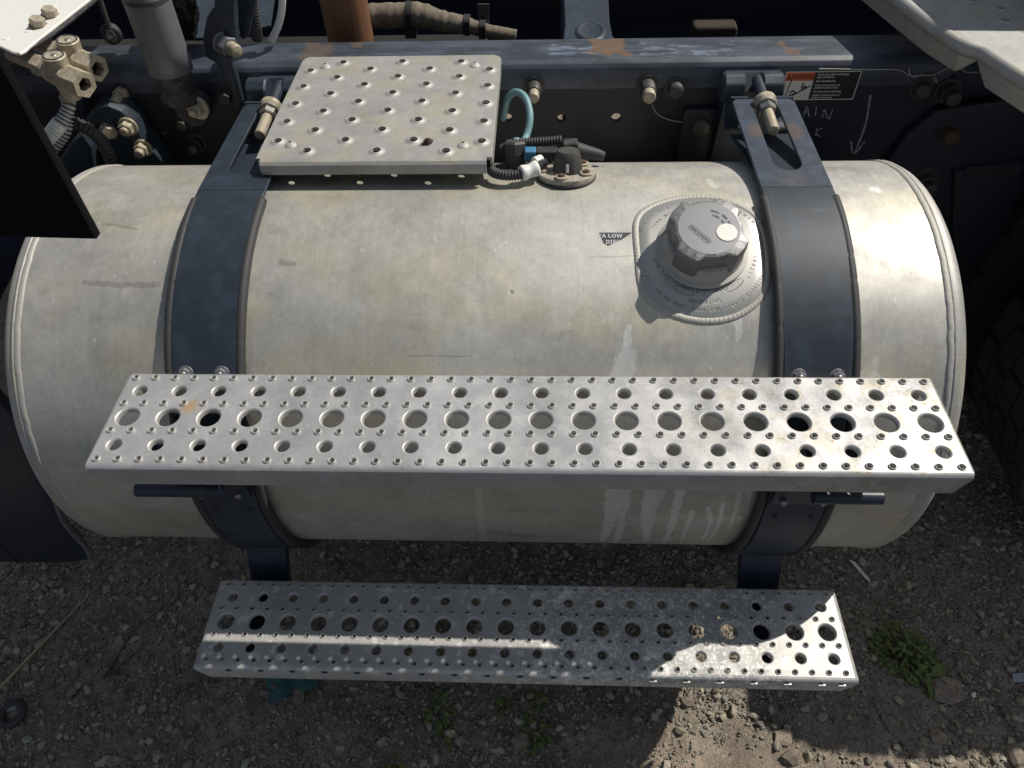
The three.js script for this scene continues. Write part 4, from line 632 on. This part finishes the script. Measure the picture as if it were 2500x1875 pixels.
// ---------------------------------------------------------------- casting and hoses left of the tank
{
  const z = -0.285, t = thing('spring_hanger', 'dark cast spring hanger bolted low on the rail', 'hanger', onZ(280, 400, z));
  mesh('casting', plateZ(pxZ([[205, 470], [200, 330], [208, 290], [226, 266], [262, 258], [296, 272], [326, 300], [350, 345], [400, 400], [420, 470]], z), z, 0.05, 0.006), M.navy, t);
  fastener(t, onZ(262, 316, z), V(0.7, -0.1, 0.7), { wash: 0.013, hex: 0.0125, hexH: 0.014, head: 1, mat: M.tan });
  fastener(t, onZ(313, 308, z), ZD, { wash: 0.0165, hex: 0.0125, hexH: 0.013, stud: 0.0075, studH: 0.008, mat: M.tan }); fastener(t, onZ(350, 360, z), ZD, { wash: 0.016, hex: 0.0125, hexH: 0.012, stud: 0.0085, studH: 0.012, mat: M.tan });
  mesh('lower_lug', plateZ(pxZ([[130, 430], [135, 405], [175, 345], [200, 330], [222, 360], [235, 430], [235, 520], [120, 520]], -0.24), -0.24, 0.03, 0.004), M.navy, t);
  const up = pxZ([[168, 235], [202, 240], [215, 290], [190, 300], [165, 260]], -0.31); tag(mesh('web_bracket', plateZ(up, -0.31, 0.012, 0.002), M.navy, scene), 'small navy bracket behind the striped loom', 'bracket');
  const strip = std({ color: C(1, 1, 1), vertexColors: true, roughness: 0.55 }), SA = [0.5, 0.52, 0.53], SB = [0.07, 0.075, 0.08];
  const h1 = [[160, 235], [168, 255], [158, 282], [140, 310], [112, 345], [85, 380]].map(([x, y], i) => onZ(x, y, -0.2 + i * 0.012)); const L1 = thing('striped_loom', 'pale corrugated loom tube with white sleeve beside the fairing', 'loom', h1[5]);
  mesh('tube', stripes(corrHose(h1, 0.0085, 0.0016, 0.0058), 14, SA, SB), strip, L1); mesh('sleeve', sweep([[147, 300], [130, 322], [112, 342]].map(([x, y], i) => onZ(x, y, -0.2 + (2.6 + i * 0.6) * 0.012)), 0.0118, 14, 16), M.white, L1);
  const h2 = [[163, 290], [158, 320], [140, 348], [118, 372], [100, 392]].map(([x, y], i) => onZ(x, y, -0.21 + i * 0.012)); tag(mesh('striped_loom', stripes(corrHose(h2, 0.0085, 0.0016, 0.0058), 14, SA, SB), strip, scene), 'pale corrugated loom tube without sleeve, lower of the pair', 'loom');
  const h3 = [[172, 298], [205, 310], [236, 332], [258, 362], [272, 392], [280, 420]].map(([x, y], i) => onZ(x, y, -0.225)); tag(mesh('black_loom', corrHose(h3, 0.0095, 0.0016, 0.007), M.rubber, scene), 'thick black corrugated loom dropping behind the tank end', 'loom');
  const lk = thing('linkage', 'thin dark rod with eye bushing above the rail', 'linkage', onZ(275, 85, -0.40)); mesh('rod', sweep([onZ(235, -30, -0.41), onZ(268, 70, -0.4)], 0.004, 4, 10), M.darkSteel, lk); mesh('eye', orient(disc(0.017, 0.014, 24, 0.003), V(-0.2, 0.1, 1)), M.rubber, lk, onZ(277, 80, -0.41)); fastener(lk, onZ(272, 88, -0.395), V(-0.4, 0, 1), { wash: 0.011, washH: 0.002, hex: 0.006, hexH: 0.008, mat: M.steel });
}
// ---------------------------------------------------------------- upright bracket with big bolt on the rail
{
  const z = -0.315, t = thing('cab_mount', 'upright dark steel bracket with large hex bolt standing at the rail', 'bracket', onZ(560, 240, z));
  mesh('upright', plateZ(pxZ([[522, -60], [575, -60], [572, 30], [578, 100], [575, 130], [556, 152], [540, 150], [522, 130]], z), z, 0.02, 0.004), M.navy, t);
  mesh('side_ear', plateZ(pxZ([[520, 18], [503, 45], [494, 95], [500, 140], [525, 155], [545, 150], [530, 20]], z - 0.012), z - 0.012, 0.016, 0.004), M.navy, t);
  mesh('leg', plateZ(pxZ([[515, 130], [560, 140], [578, 190], [592, 250], [580, 275], [560, 215], [532, 165]], z + 0.004), z + 0.004, 0.014, 0.003), M.navy, t);
  fastener(t, onZ(545, 105, z), V(0.75, -0.1, 0.6), { wash: 0.019, washH: 0.004, hex: 0.0165, hexH: 0.017, stud: 0.0105, studH: 0.02, mat: M.grey, studMat: M.tan });
  mesh('gusset', plateZ(pxZ([[575, -60], [640, -60], [612, 60], [604, 92], [590, 98], [582, 70]], -0.36), -0.36, 0.01, 0.002), M.navy, t);
  tag(mesh('rail_conduit', corrHose([[614, -40], [616, 10], [622, 50], [628, 98]].map(([x, y]) => onZ(x, y, -0.4)), 0.0085, 0.0016, 0.0052), M.rubber, scene), 'black corrugated conduit dropping behind the upright bracket', 'conduit');
  tag(mesh('grey_cable', sweep([[690, -40], [688, 20], [680, 60], [662, 102]].map(([x, y]) => onZ(x, y, -0.42)), 0.0062, 30, 12), M.white, scene), 'pale grey cable curving down behind the rail', 'cable');
  const sh = thing('frame_shelf', 'flat grey steel shelf plate behind the slanting shock', 'shelf', onY(500, 60, 0.33)); mesh('plate', plateY(pxY([[380, -120], [690, -140], [660, 60], [585, 80], [545, 92], [400, 92]], 0.325), 0.325, 0.006), M.navy, sh);
  const bg = new THREE.SphereGeometry(1, 32, 24), p = bg.attributes.position; for (let i = 0; i < p.count; i++) { const a = V().fromBufferAttribute(p, i), k = 1 + 0.16 * (fbm(a.x * 3 + 40, a.y * 5 + a.z * 3 + 20, 3) - 0.5) * 2; p.setXYZ(i, a.x * 0.036 * k, a.y * 0.055 * k, a.z * 0.034 * k); } bg.computeVertexNormals();
  tag(mesh('wrapped_bundle', bg, std({ color: C(0.01, 0.01, 0.01), roughness: 0.22 }), scene, onZ(430, 18, -0.46)), 'glossy black plastic-wrapped bundle on the shelf plate', 'bundle');
}
// ---------------------------------------------------------------- things between the rails
{
  const c = onZ(850, 60, -0.56); const ps = thing('exhaust_pipe', 'thick rust-brown upright pipe behind the rail', 'pipe', V(c.x, -0.1, -0.56)); mesh('tube', smooth(lathe([[0.0001, -0.1], [0.044, -0.1], [0.044, 0.9], [0.0001, 0.9]], 48), 0.5).translate(c.x, 0, -0.56), M.copperPipe, ps); mesh('clamp_band', smooth(lathe([[0.0445, -0.06], [0.0465, -0.059], [0.0465, -0.03], [0.0445, -0.029]], 40)).translate(c.x, 0, -0.56), M.darkSteel, ps);
  const w = [[880, 40], [960, 38], [1020, 36], [1080, 52], [1140, 62], [1190, 76], [1260, 88]].map(([x, y]) => onZ(x, y, -0.60)); const wb = thing('wrapped_line', 'dusty beige wrapped line clipped between the rails', 'wrapped line', w[0]);
  mesh('wrap', sweep(w, (q, i) => mix(0.023, 0.0125, sst(0.3, 0.9, q)) * (1 + 0.12 * (vn(i * 0.3, 9) - 0.5)), 120, 18), std({ map: texDust, color: C(0.4, 0.385, 0.38), roughness: 0.9 }), wb);
  for (const [x, y, r] of [[1000, 38, 0.026], [1140, 61, 0.0195], [1178, 72, 0.018]]) { const q = onZ(x, y, -0.60); mesh('clip', orient(smooth(lathe([[r - 0.002, -0.006], [r, -0.006], [r, 0.006], [r - 0.002, 0.006]], 24)), V(1, -0.1, 0), q), M.matt, wb); }
  for (const [x, y] of [[1003, 75], [1180, 36]]) mesh('clip_bracket', plateZ(pxZ([[x - 14, y - 26], [x + 14, y - 26], [x + 14, y + 20], [x - 14, y + 20]], -0.61), -0.61, 0.004), M.darkSteel, wb);
  const cm = thing('crossmember', 'navy pressed steel crossmember with oval dimple joining the rail', 'crossmember', V(0.17, 0.2, -0.7));
  mesh('web_plate', plateY(pxY([[1372, -100], [1480, -100], [1488, 50], [1495, 88], [1510, 100], [1375, 100], [1380, 60]], RY - 0.03), RY - 0.03, 0.008, 0.001), M.navy, cm);
  const q = onY(1442, 78, RY - 0.03); const dm = lathe([[0.030, 0], [0.027, 0.0045], [0.022, 0.0045], [0.018, 0.001], [0.0001, 0.0005]], 28); dm.scale(1, 1, 1.5); mesh('oval_dimple', dm, M.navy, cm, V(q.x, RY - 0.0302, q.z)); const hq = onY(1440, 93, RY - 0.03); mesh('small_hole', lathe([[0.0001, 0.0007], [0.0042, 0.0007], [0.0042, 0], [0.0001, 0]], 16), M.matt, cm, V(hq.x, RY - 0.0292, hq.z)); mesh('beam', sweepX([[-0.45, RY - 0.06], [-1.19, RY - 0.06], [-1.19, RY - 0.2], [-0.45, RY - 0.2]], 0.13, 0.21), M.navy, cm);
  const fr = thing('frame_rail', 'far frame rail in deep shade beyond the near one', 'frame rail', V(0, 0.0, -1.2)); mesh('channel', sweepX([[-1.2, RY], [-1.12, RY], [-1.12, RY - 0.008], [-1.192, RY - 0.008], [-1.192, 0.06], [-1.12, 0.06], [-1.12, 0.05], [-1.2, 0.05]], -2.4, 2.6), M.navyGloss, fr);
  const ft = thing('fuel_tank', 'far side tank added under the other rail to keep the background dark', 'fuel tank', V(0, -0.3, -1.55)); const fg = lathe([[0.0001, -0.9], [0.29, -0.9], [0.31, -0.88], [0.31, 0.88], [0.29, 0.9], [0.0001, 0.9]], 60); fg.rotateZ(Math.PI / 2); fg.translate(0.1, 0, -1.56); mesh('shell', smooth(fg, 0.5), M.darkSteel, ft);  // dark tank added to block the sunlit ground beyond the rails
  const gb = thing('added_gearbox', 'dark gearbox housing and shaft put in to darken the gap between the rails', 'added_gearbox', V(-0.5, -0.3, -0.8)); mesh('housing', smooth(sweepX([[-0.55, 0.0], [-0.62, 0.12], [-1.0, 0.12], [-1.08, 0.0], [-1.08, -0.25], [-0.95, -0.35], [-0.65, -0.35], [-0.55, -0.25]], -1.4, -0.05), 0.6), M.matt, gb); mesh('drive_shaft', sweep([V(-0.06, -0.08, -0.8), V(1.5, -0.15, -0.8)], 0.055, 4, 28), M.matt, gb);  // housing and shaft added so the space between the rails stays dark
  const ca = onZ(1733, 62, -1.0); tag(mesh('carton', bar(V(ca.x - 0.04, ca.y - 0.04, -1.02), V(ca.x + 0.07, ca.y - 0.04, -1.02), 0.06, 0.08), std({ color: C(0.035, 0.028, 0.022), roughness: 0.9 }), scene), 'small brown box shape in the dark between the rails', 'box');
}
// ---------------------------------------------------------------- right end: suspension hanger, ramp plate, arch, tyre
{
  const z = -0.325, t = thing('suspension_hanger', 'huge dark suspension hanger casting beyond the tank end', 'hanger', onZ(2350, 745, z));
  const casting = pxZ([[2215, 330], [2290, 270], [2420, 250], [2560, 240], [2560, 420], [2490, 450], [2470, 540], [2440, 610], [2405, 690], [2355, 750], [2250, 760], [2150, 600], [2150, 420]], z);
  mesh('casting', plateZ(casting, z, 0.015, 0.004), M.web, t);
  mesh('raised_boss', plateZ(pxZ([[2330, 420], [2500, 395], [2490, 470], [2445, 600], [2400, 690], [2360, 720], [2325, 560]], z + 0.012), z + 0.012, 0.014, 0.005), M.web, t);
  const txt = canvasTex(512, 128, (c, w, h) => { c.fillStyle = '#000'; c.fillRect(0, 0, w, h); c.fillStyle = '#fff'; c.font = 'italic bold 84px sans-serif'; c.fillText('AIRLINER', 20, 92, 470); c.fillRect(10, 106, 480, 6); }, false);
  const a = onZ(2363, 432, z + 0.0125), b = onZ(2480, 412, z + 0.0125), g = new THREE.PlaneGeometry(0.1, 0.022); g.translate((a.x + b.x) / 2, (a.y + b.y) / 2 + 0.002, z + 0.0126); g.userData.uvOK = true; mesh('embossed_name', g, std({ color: C(0.022, 0.023, 0.026), bumpMap: txt, bumpScale: 0.002, roughness: 0.6 }), t);
  fastener(t, onZ(2256, 440, z), ZD, { wash: 0.026, hex: 0.018, hexH: 0.016, stud: 0.013, studH: 0.02, mat: M.darkSteel });
  // ramp plate
  const ry = 0.43, rp = thing('ramp_plate', 'perforated aluminium ramp plate with rolled edge above the rail end', 'ramp plate', onY(2480, 60, ry));
  const eg = [[2130, -70], [2215, -5], [2300, 58], [2372, 100], [2410, 112], [2450, 138], [2560, 205]].map(([x, y]) => onY(x, y, ry));
  const holes = [[2440, 22], [2453, 52], [2368, 2], [2530, 40], [2520, 80]].map(([x, y]) => { const q = onY(x, y, ry); return [q.x, q.z, 0.0139]; });
  const far = [onY(2900, 200, ry), onY(2900, -150, ry), onY(2200, -150, ry)];
  mesh('plate', plateY([...eg, ...far].map((p) => [p.x, p.z]), ry, 0.004, 0, holes), M.plate, rp);
  for (const [x, zz] of holes) mesh('raised_hole', gVol, M.plate, rp, V(x, ry, zz)); 
  mesh('rolled_edge', sweep(eg.map((p) => p.clone().add(V(-0.004, -0.010, 0))), 0.011, 60, 14), M.plate, rp);
  mesh('edge_skirt', (() => { const pos = [], idx = []; eg.forEach((p, i) => { for (const [dx, dy] of [[-0.012, -0.008], [-0.006, -0.045], [-0.002, -0.045], [-0.006, -0.008]]) pos.push(p.x + dx, p.y + dy * (i === 4 ? 0.45 : 1), p.z); }); for (let i = 0; i < eg.length - 1; i++) for (let k = 0; k < 4; k++) { const a = i * 4 + k, b = i * 4 + (k + 1) % 4; idx.push(a, b, a + 4, b, b + 4, a + 4); } const g = new THREE.BufferGeometry(); g.setAttribute('position', new THREE.Float32BufferAttribute(pos, 3)); g.setIndex(idx); g.computeVertexNormals(); return smooth(g, 0.4); })(), M.plate, rp);
  mesh('ramp_leg', bar(V(0.86, ry - 0.005, -0.385), V(0.86, RY - 0.004, -0.385), 0.05, 0.03, V(1, 0, 0)), M.navy, rp);
  // brown arch behind
  tag(mesh('arch_plate', plateZ(pxZ([[2080, -60], [2125, 5], [2160, 35], [2185, 62], [2203, 100], [2215, 140], [2420, 140], [2420, -60]], -0.62), -0.62, 0.02, 0.003), std({ color: C(0.09, 0.07, 0.055), roughness: 0.9 }), scene), 'dull brown curved plate under the ramp edge', 'plate');
}
{ // unseen coupling plate added just outside the frame to shade the ramp
  const t = thing('added_shade_plate', 'unseen dark coupling plate added to throw shade on the ramp', 'coupling plate', V(1.5, 0.5, -0.8));
  mesh('deck', plateY([[0.84, -1.15], [2.0, -1.2], [2.0, -0.33], [0.9, -0.385]], 0.74, 0.05, 0.006), M.black, t); mesh('pedestal', new RoundedBoxGeometry(0.3, 0.4, 0.7, 2, 0.02), M.black, t, V(1.5, 0.5, -0.8));
}
{ // drive tyre at the right edge
  const TX = 1.48, TY = GY + 0.505, TR = 0.51; const t = thing('drive_tyre', 'black truck tyre with worn blocky tread beyond the tank end', 'tyre', V(TX, GY, -0.1));
  const body = (zc, w) => { const h = w / 2; const g = lathe([[0.29, -h], [0.40, -h - 0.008], [0.47, -h], [TR - 0.014, -h + 0.012], [TR - 0.008, -h + 0.03], [TR - 0.008, h - 0.03], [TR - 0.014, h - 0.012], [0.47, h], [0.40, h + 0.008], [0.29, h], [0.29, -h]], 96); g.rotateX(Math.PI / 2); g.translate(TX, TY, zc); return smooth(g, 0.6); };
  const tm = std({ color: C(0.016, 0.0155, 0.015), roughness: 0.9 });
  for (const [zc, w] of [[-0.06, 0.25], [-0.42, 0.25]]) {
    const b = mesh('carcass', body(zc, w), tm, t);
    const geos = []; for (let k = 0; k < 64; k++) for (let r = 0; r < 5; r++) { const a = (k + (r % 2) * 0.5 + 0.12 * Math.sin(k * 3 + r)) / 64 * Math.PI * 2, g = new RoundedBoxGeometry(0.04, 0.014, w / 5 - 0.006, 1, 0.003); g.rotateZ(0); g.translate(0, TR - 0.006, 0); g.rotateZ(a); g.translate(TX, TY, zc - w / 2 + w / 5 * (r + 0.5)); geos.push(g); }
    const tr = mesh('tread_blocks', mergeGeometries(geos), tm, b); tr.userData.kind = 'stuff';
  }
  const hub = lathe([[0.0001, 0.02], [0.12, 0.02], [0.14, -0.02], [0.25, -0.06], [0.285, 0.0], [0.295, 0.005], [0.295, -0.03]], 48); hub.rotateX(Math.PI / 2); hub.translate(TX, TY, 0.06); mesh('wheel_rim', smooth(hub, 0.5), M.steel, t);
}

// ---------------------------------------------------------------- loose things on the ground
const gp = (px, py) => { let p = onY(px, py, GY); for (let i = 0; i < 3; i++) p = onY(px, py, gh(p.x, p.z)); return p; };
function rock(px, py, s, label, sq = [1, 0.6, 0.8], rot = 0, tone = 0.2) {
  const p = gp(px, py), k0 = Math.floor(px * 0.37) % 200; let g = chunk(k0 + 5, 17); g = mergeVertices((() => { const c = g.clone(); c.deleteAttribute('normal'); c.deleteAttribute('uv'); return c; })(), 1e-4);
  g.scale(s * sq[0], s * sq[1] * 1.3, s * sq[2]); g.rotateY(rot);
  const m = mesh('stone', smooth(g, 0.35), std({ map: M.groundTex, color: C(tone * 5.0, tone * 4.9, tone * 4.9), roughness: 0.93 }), scene, p.add(V(0, s * sq[1] * 0.3, 0))); return tag(m, label, 'stone');
}
rock(2305, 1690, 0.034, 'largest grey stone beside the leafy weed', [1, 0.6, 1.2], 0.6, 0.22);
rock(2170, 1770, 0.023, 'long grey stone lying in front of the leafy weed', [0.6, 0.5, 1.3], 0.5, 0.2);
rock(2290, 1805, 0.019, 'round stone on the edge of the sunlit patch', [1, 0.7, 0.9], 0, 0.25);
rock(1930, 1850, 0.022, 'dark stone in the sunlit gravel', [1, 0.6, 0.8], 0.4, 0.16); rock(1915, 1800, 0.022, 'pale flat stone in the sunlit gravel', [1, 0.35, 0.9], 0.9, 0.3); rock(2475, 1845, 0.026, 'brownish stone at the far end of the sunlit strip', [1, 0.6, 0.8], 1.2, 0.2);
rock(1677, 1715, 0.017, 'dark stone by the shadow line under the lower step', [1, 0.7, 0.9], 0, 0.15); rock(1270, 1810, 0.021, 'grey stone in shade among small weeds', [1, 0.7, 0.9], 0.3, 0.22); rock(1125, 1810, 0.014, 'small pale stone beside the middle weed', [1, 0.6, 0.9], 0.3, 0.32); rock(245, 1575, 0.016, 'grey stone beside the long straw stalk', [1, 0.7, 0.9], 0.3, 0.2); rock(255, 1640, 0.013, 'small stone below the dry twigs', [1, 0.6, 0.9], 0.3, 0.2); rock(730, 1700, 0.018, 'grey stone against the teal rag', [0.8, 0.7, 1.2], 0.3, 0.22); rock(880, 1830, 0.02, 'dull stone in front of the lower step', [1, 0.6, 0.9], 0.3, 0.2); rock(280, 1860, 0.018, 'pale stone low beside the rubber ring', [1, 0.5, 0.7], 0.3, 0.28); rock(1100, 1790, 0.012, 'tiny white stone among the weeds', [1, 0.6, 0.9], 0.3, 0.55);
function weed(px, py, n, rad, hgt, label, leafL) {
  const p = gp(px, py), t = thing('weed', label, 'weed', p), lm = std({ color: C(0.12, 0.16, 0.045), roughness: 0.8, side: THREE.DoubleSide }), sm = std({ color: C(0.1, 0.11, 0.04), roughness: 0.8 });
  const geos = [], stems = [];
  for (let i = 0; i < n; i++) { const a = rr(0, 6.283), r = rad * Math.sqrt(rnd()), h = hgt * rr(0.25, 1) * (1 - 0.5 * r / rad), tip = V(p.x + r * Math.cos(a), p.y + h, p.z + r * Math.sin(a)); if (i % 3 === 0) stems.push(sweep([p.clone().add(V(rr(-0.006, 0.006), -0.002, rr(-0.006, 0.006))), p.clone().lerp(tip, 0.5).add(V(0, h * 0.3, 0)), tip], 0.0008, 6, 4));
    const L = leafL * rr(0.6, 1.2), g = new THREE.PlaneGeometry(L, L * rr(0.4, 0.7), 4, 2), q = g.attributes.position; for (let k = 0; k < q.count; k++) { const x = q.getX(k) / L * 2; q.setXYZ(k, q.getX(k), q.getY(k) * Math.sqrt(Math.max(0, 1 - x * x * 0.96)), -0.12 * L * x * x + Math.abs(q.getY(k)) * 0.3); }
    g.rotateX(-Math.PI / 2 + rr(-0.6, 0.6)); g.rotateY(-a + rr(-0.5, 0.5)); g.translate(tip.x, tip.y, tip.z); g.computeVertexNormals(); geos.push(g); }
  mesh('leaves', mergeGeometries(geos), lm, t); mesh('stems', mergeGeometries(stems), sm, t);
}
weed(2195, 1600, 260, 0.062, 0.06, 'leafiest green weed beside the largest stone', 0.0115); weed(2260, 1655, 16, 0.035, 0.03, 'broad-leaved weed overhanging the largest stone', 0.032);
weed(1070, 1735, 34, 0.035, 0.02, 'low green weed in shade below the lower step', 0.016); weed(1090, 1795, 18, 0.025, 0.018, 'small weed tuft beside the tiny white stone', 0.013); weed(1315, 1720, 16, 0.02, 0.022, 'small green tuft close under the lower step', 0.015); weed(1310, 1790, 34, 0.035, 0.022, 'low green weed near the grey shaded stone', 0.017); weed(1225, 1725, 14, 0.02, 0.016, 'tiny green tuft between two taller weeds', 0.013); weed(960, 1865, 16, 0.025, 0.014, 'thin green tuft at the edge of the shaded gravel', 0.013);
const stick = (pts, r, label, m = M.straw, name = 'straw_stalk', cat = 'straw') => tag(mesh(name, sweep(pts.map(([x, y]) => gp(x, y).add(V(0, r + 0.004, 0))), (q) => r * (1 - 0.75 * q), 30, 7), m, scene), label, cat);
stick([[-30, 1720], [60, 1625], [160, 1520], [250, 1425]], 0.0045, 'long straw stalk lying past the skirt panel');
const twig = std({ color: C(0.07, 0.06, 0.045), roughness: 0.9 });
stick([[255, 1660], [300, 1590], [330, 1540]], 0.003, 'dry twig pointing away from the straw stalk', twig, 'twig', 'twig'); stick([[272, 1652], [320, 1610], [370, 1565]], 0.003, 'dry twig crossing beside the small stone', twig, 'twig', 'twig');
stick([[1110, 1860], [1125, 1825], [1132, 1795]], 0.0014, 'thin pale twig beside the middle weed', M.straw, 'twig', 'twig'); stick([[2110, 1510 + 90], [2200, 1640], [2320, 1650]], 0.0016, 'thin dry stem lying through the leafiest weed', M.straw, 'twig', 'twig'); stick([[2290, 1725], [2330, 1718], [2390, 1690]], 0.0012, 'thin dry stem in front of the largest stone', M.straw, 'twig', 'twig');
{
  const c = gp(35, 1745).add(V(0, 0.008, 0)); const g = new THREE.TorusGeometry(0.021, 0.007, 12, 32); g.rotateX(-Math.PI / 2 + 0.2); tag(mesh('rubber_ring', g, M.rubber, scene, c), 'black rubber ring lying on the shaded gravel', 'ring');
  const sh = (pts, h, name, label, cat, m) => { const q = pts.map(([x, y]) => { const p = gp(x, y); return [p.x, p.z]; }); const cy = gp(pts[0][0], pts[0][1]).y + h; tag(mesh(name, plateY(q, cy, 0.002, 0.0004), m, scene), label, cat); };
  sh([[2070, 1370], [2085, 1375], [2122, 1415], [2124, 1425], [2108, 1412]], 0.008, 'plastic_shard', 'pale pointed plastic shard on the dirt behind the steps', 'plastic', M.white);
  sh([[2467, 1648], [2500, 1645], [2502, 1668], [2468, 1670]], 0.008, 'plastic_scrap', 'square grey plastic scrap right of the stones', 'plastic', std({ color: C(0.3, 0.32, 0.36), roughness: 0.5 }));
  sh([[2368, 1695], [2378, 1692], [2380, 1704], [2372, 1706]], 0.007, 'paper_scrap', 'tiny white scrap between largest stone and plastic scrap', 'scrap', M.white);
  const rg = new THREE.PlaneGeometry(0.1, 0.07, 24, 16), rp = rg.attributes.position; for (let i = 0; i < rp.count; i++) rp.setZ(i, 0.02 * (fbm(rp.getX(i) * 40 + 20, rp.getY(i) * 40 + 9, 3) - 0.3)); rg.rotateX(-Math.PI / 2); rg.rotateY(0.4); rg.computeVertexNormals(); tag(mesh('rag', rg, std({ color: C(0.04, 0.11, 0.11), roughness: 0.9, side: THREE.DoubleSide }), scene, gp(715, 1662).add(V(0, 0.006, 0))), 'crumpled teal rag on the gravel under the lower step', 'rag');
  const b0 = gp(1790, 1290); tag(mesh('brake_line', sweep([V(b0.x - 0.06, -0.2, -0.15), V(b0.x - 0.03, -0.42, -0.02), V(b0.x + 0.0, -0.56, 0.06)], 0.006, 16, 8), M.matt, scene), 'dark line hanging down to the ground under the tank', 'line');
}
{ // dry grass strands caught along the rail
  const st = (pts, r, z, label) => tag(mesh('grass_strand', sweep(pts.map(([x, y]) => onZ(x, y, z)), r, 40, 5), M.web_strand, scene), label, 'grass strand');
  st([[2000, 168], [2120, 170], [2200, 172], [2218, 184], [2240, 184], [2280, 182], [2318, 165], [2345, 167], [2360, 177], [2420, 172], [2460, 168], [2520, 172]], 0.0009, RZ + 0.006, 'long dry grass strand draped along the rail near its end'); st([[2219, 166], [2222, 182], [2234, 187], [2254, 181]], 0.0011, RZ + 0.007, 'bent dry grass blade hooked over the long strand'); st([[2282, 184], [2288, 202], [2276, 190]], 0.0007, RZ + 0.008, 'short dry grass wisp hanging from the long strand'); st([[1592, 256], [1602, 275], [1625, 290], [1668, 300], [1686, 310]], 0.0008, RZ + 0.01, 'cobweb strand drooping from a rail stud');
}
renderer.render(scene, camera);
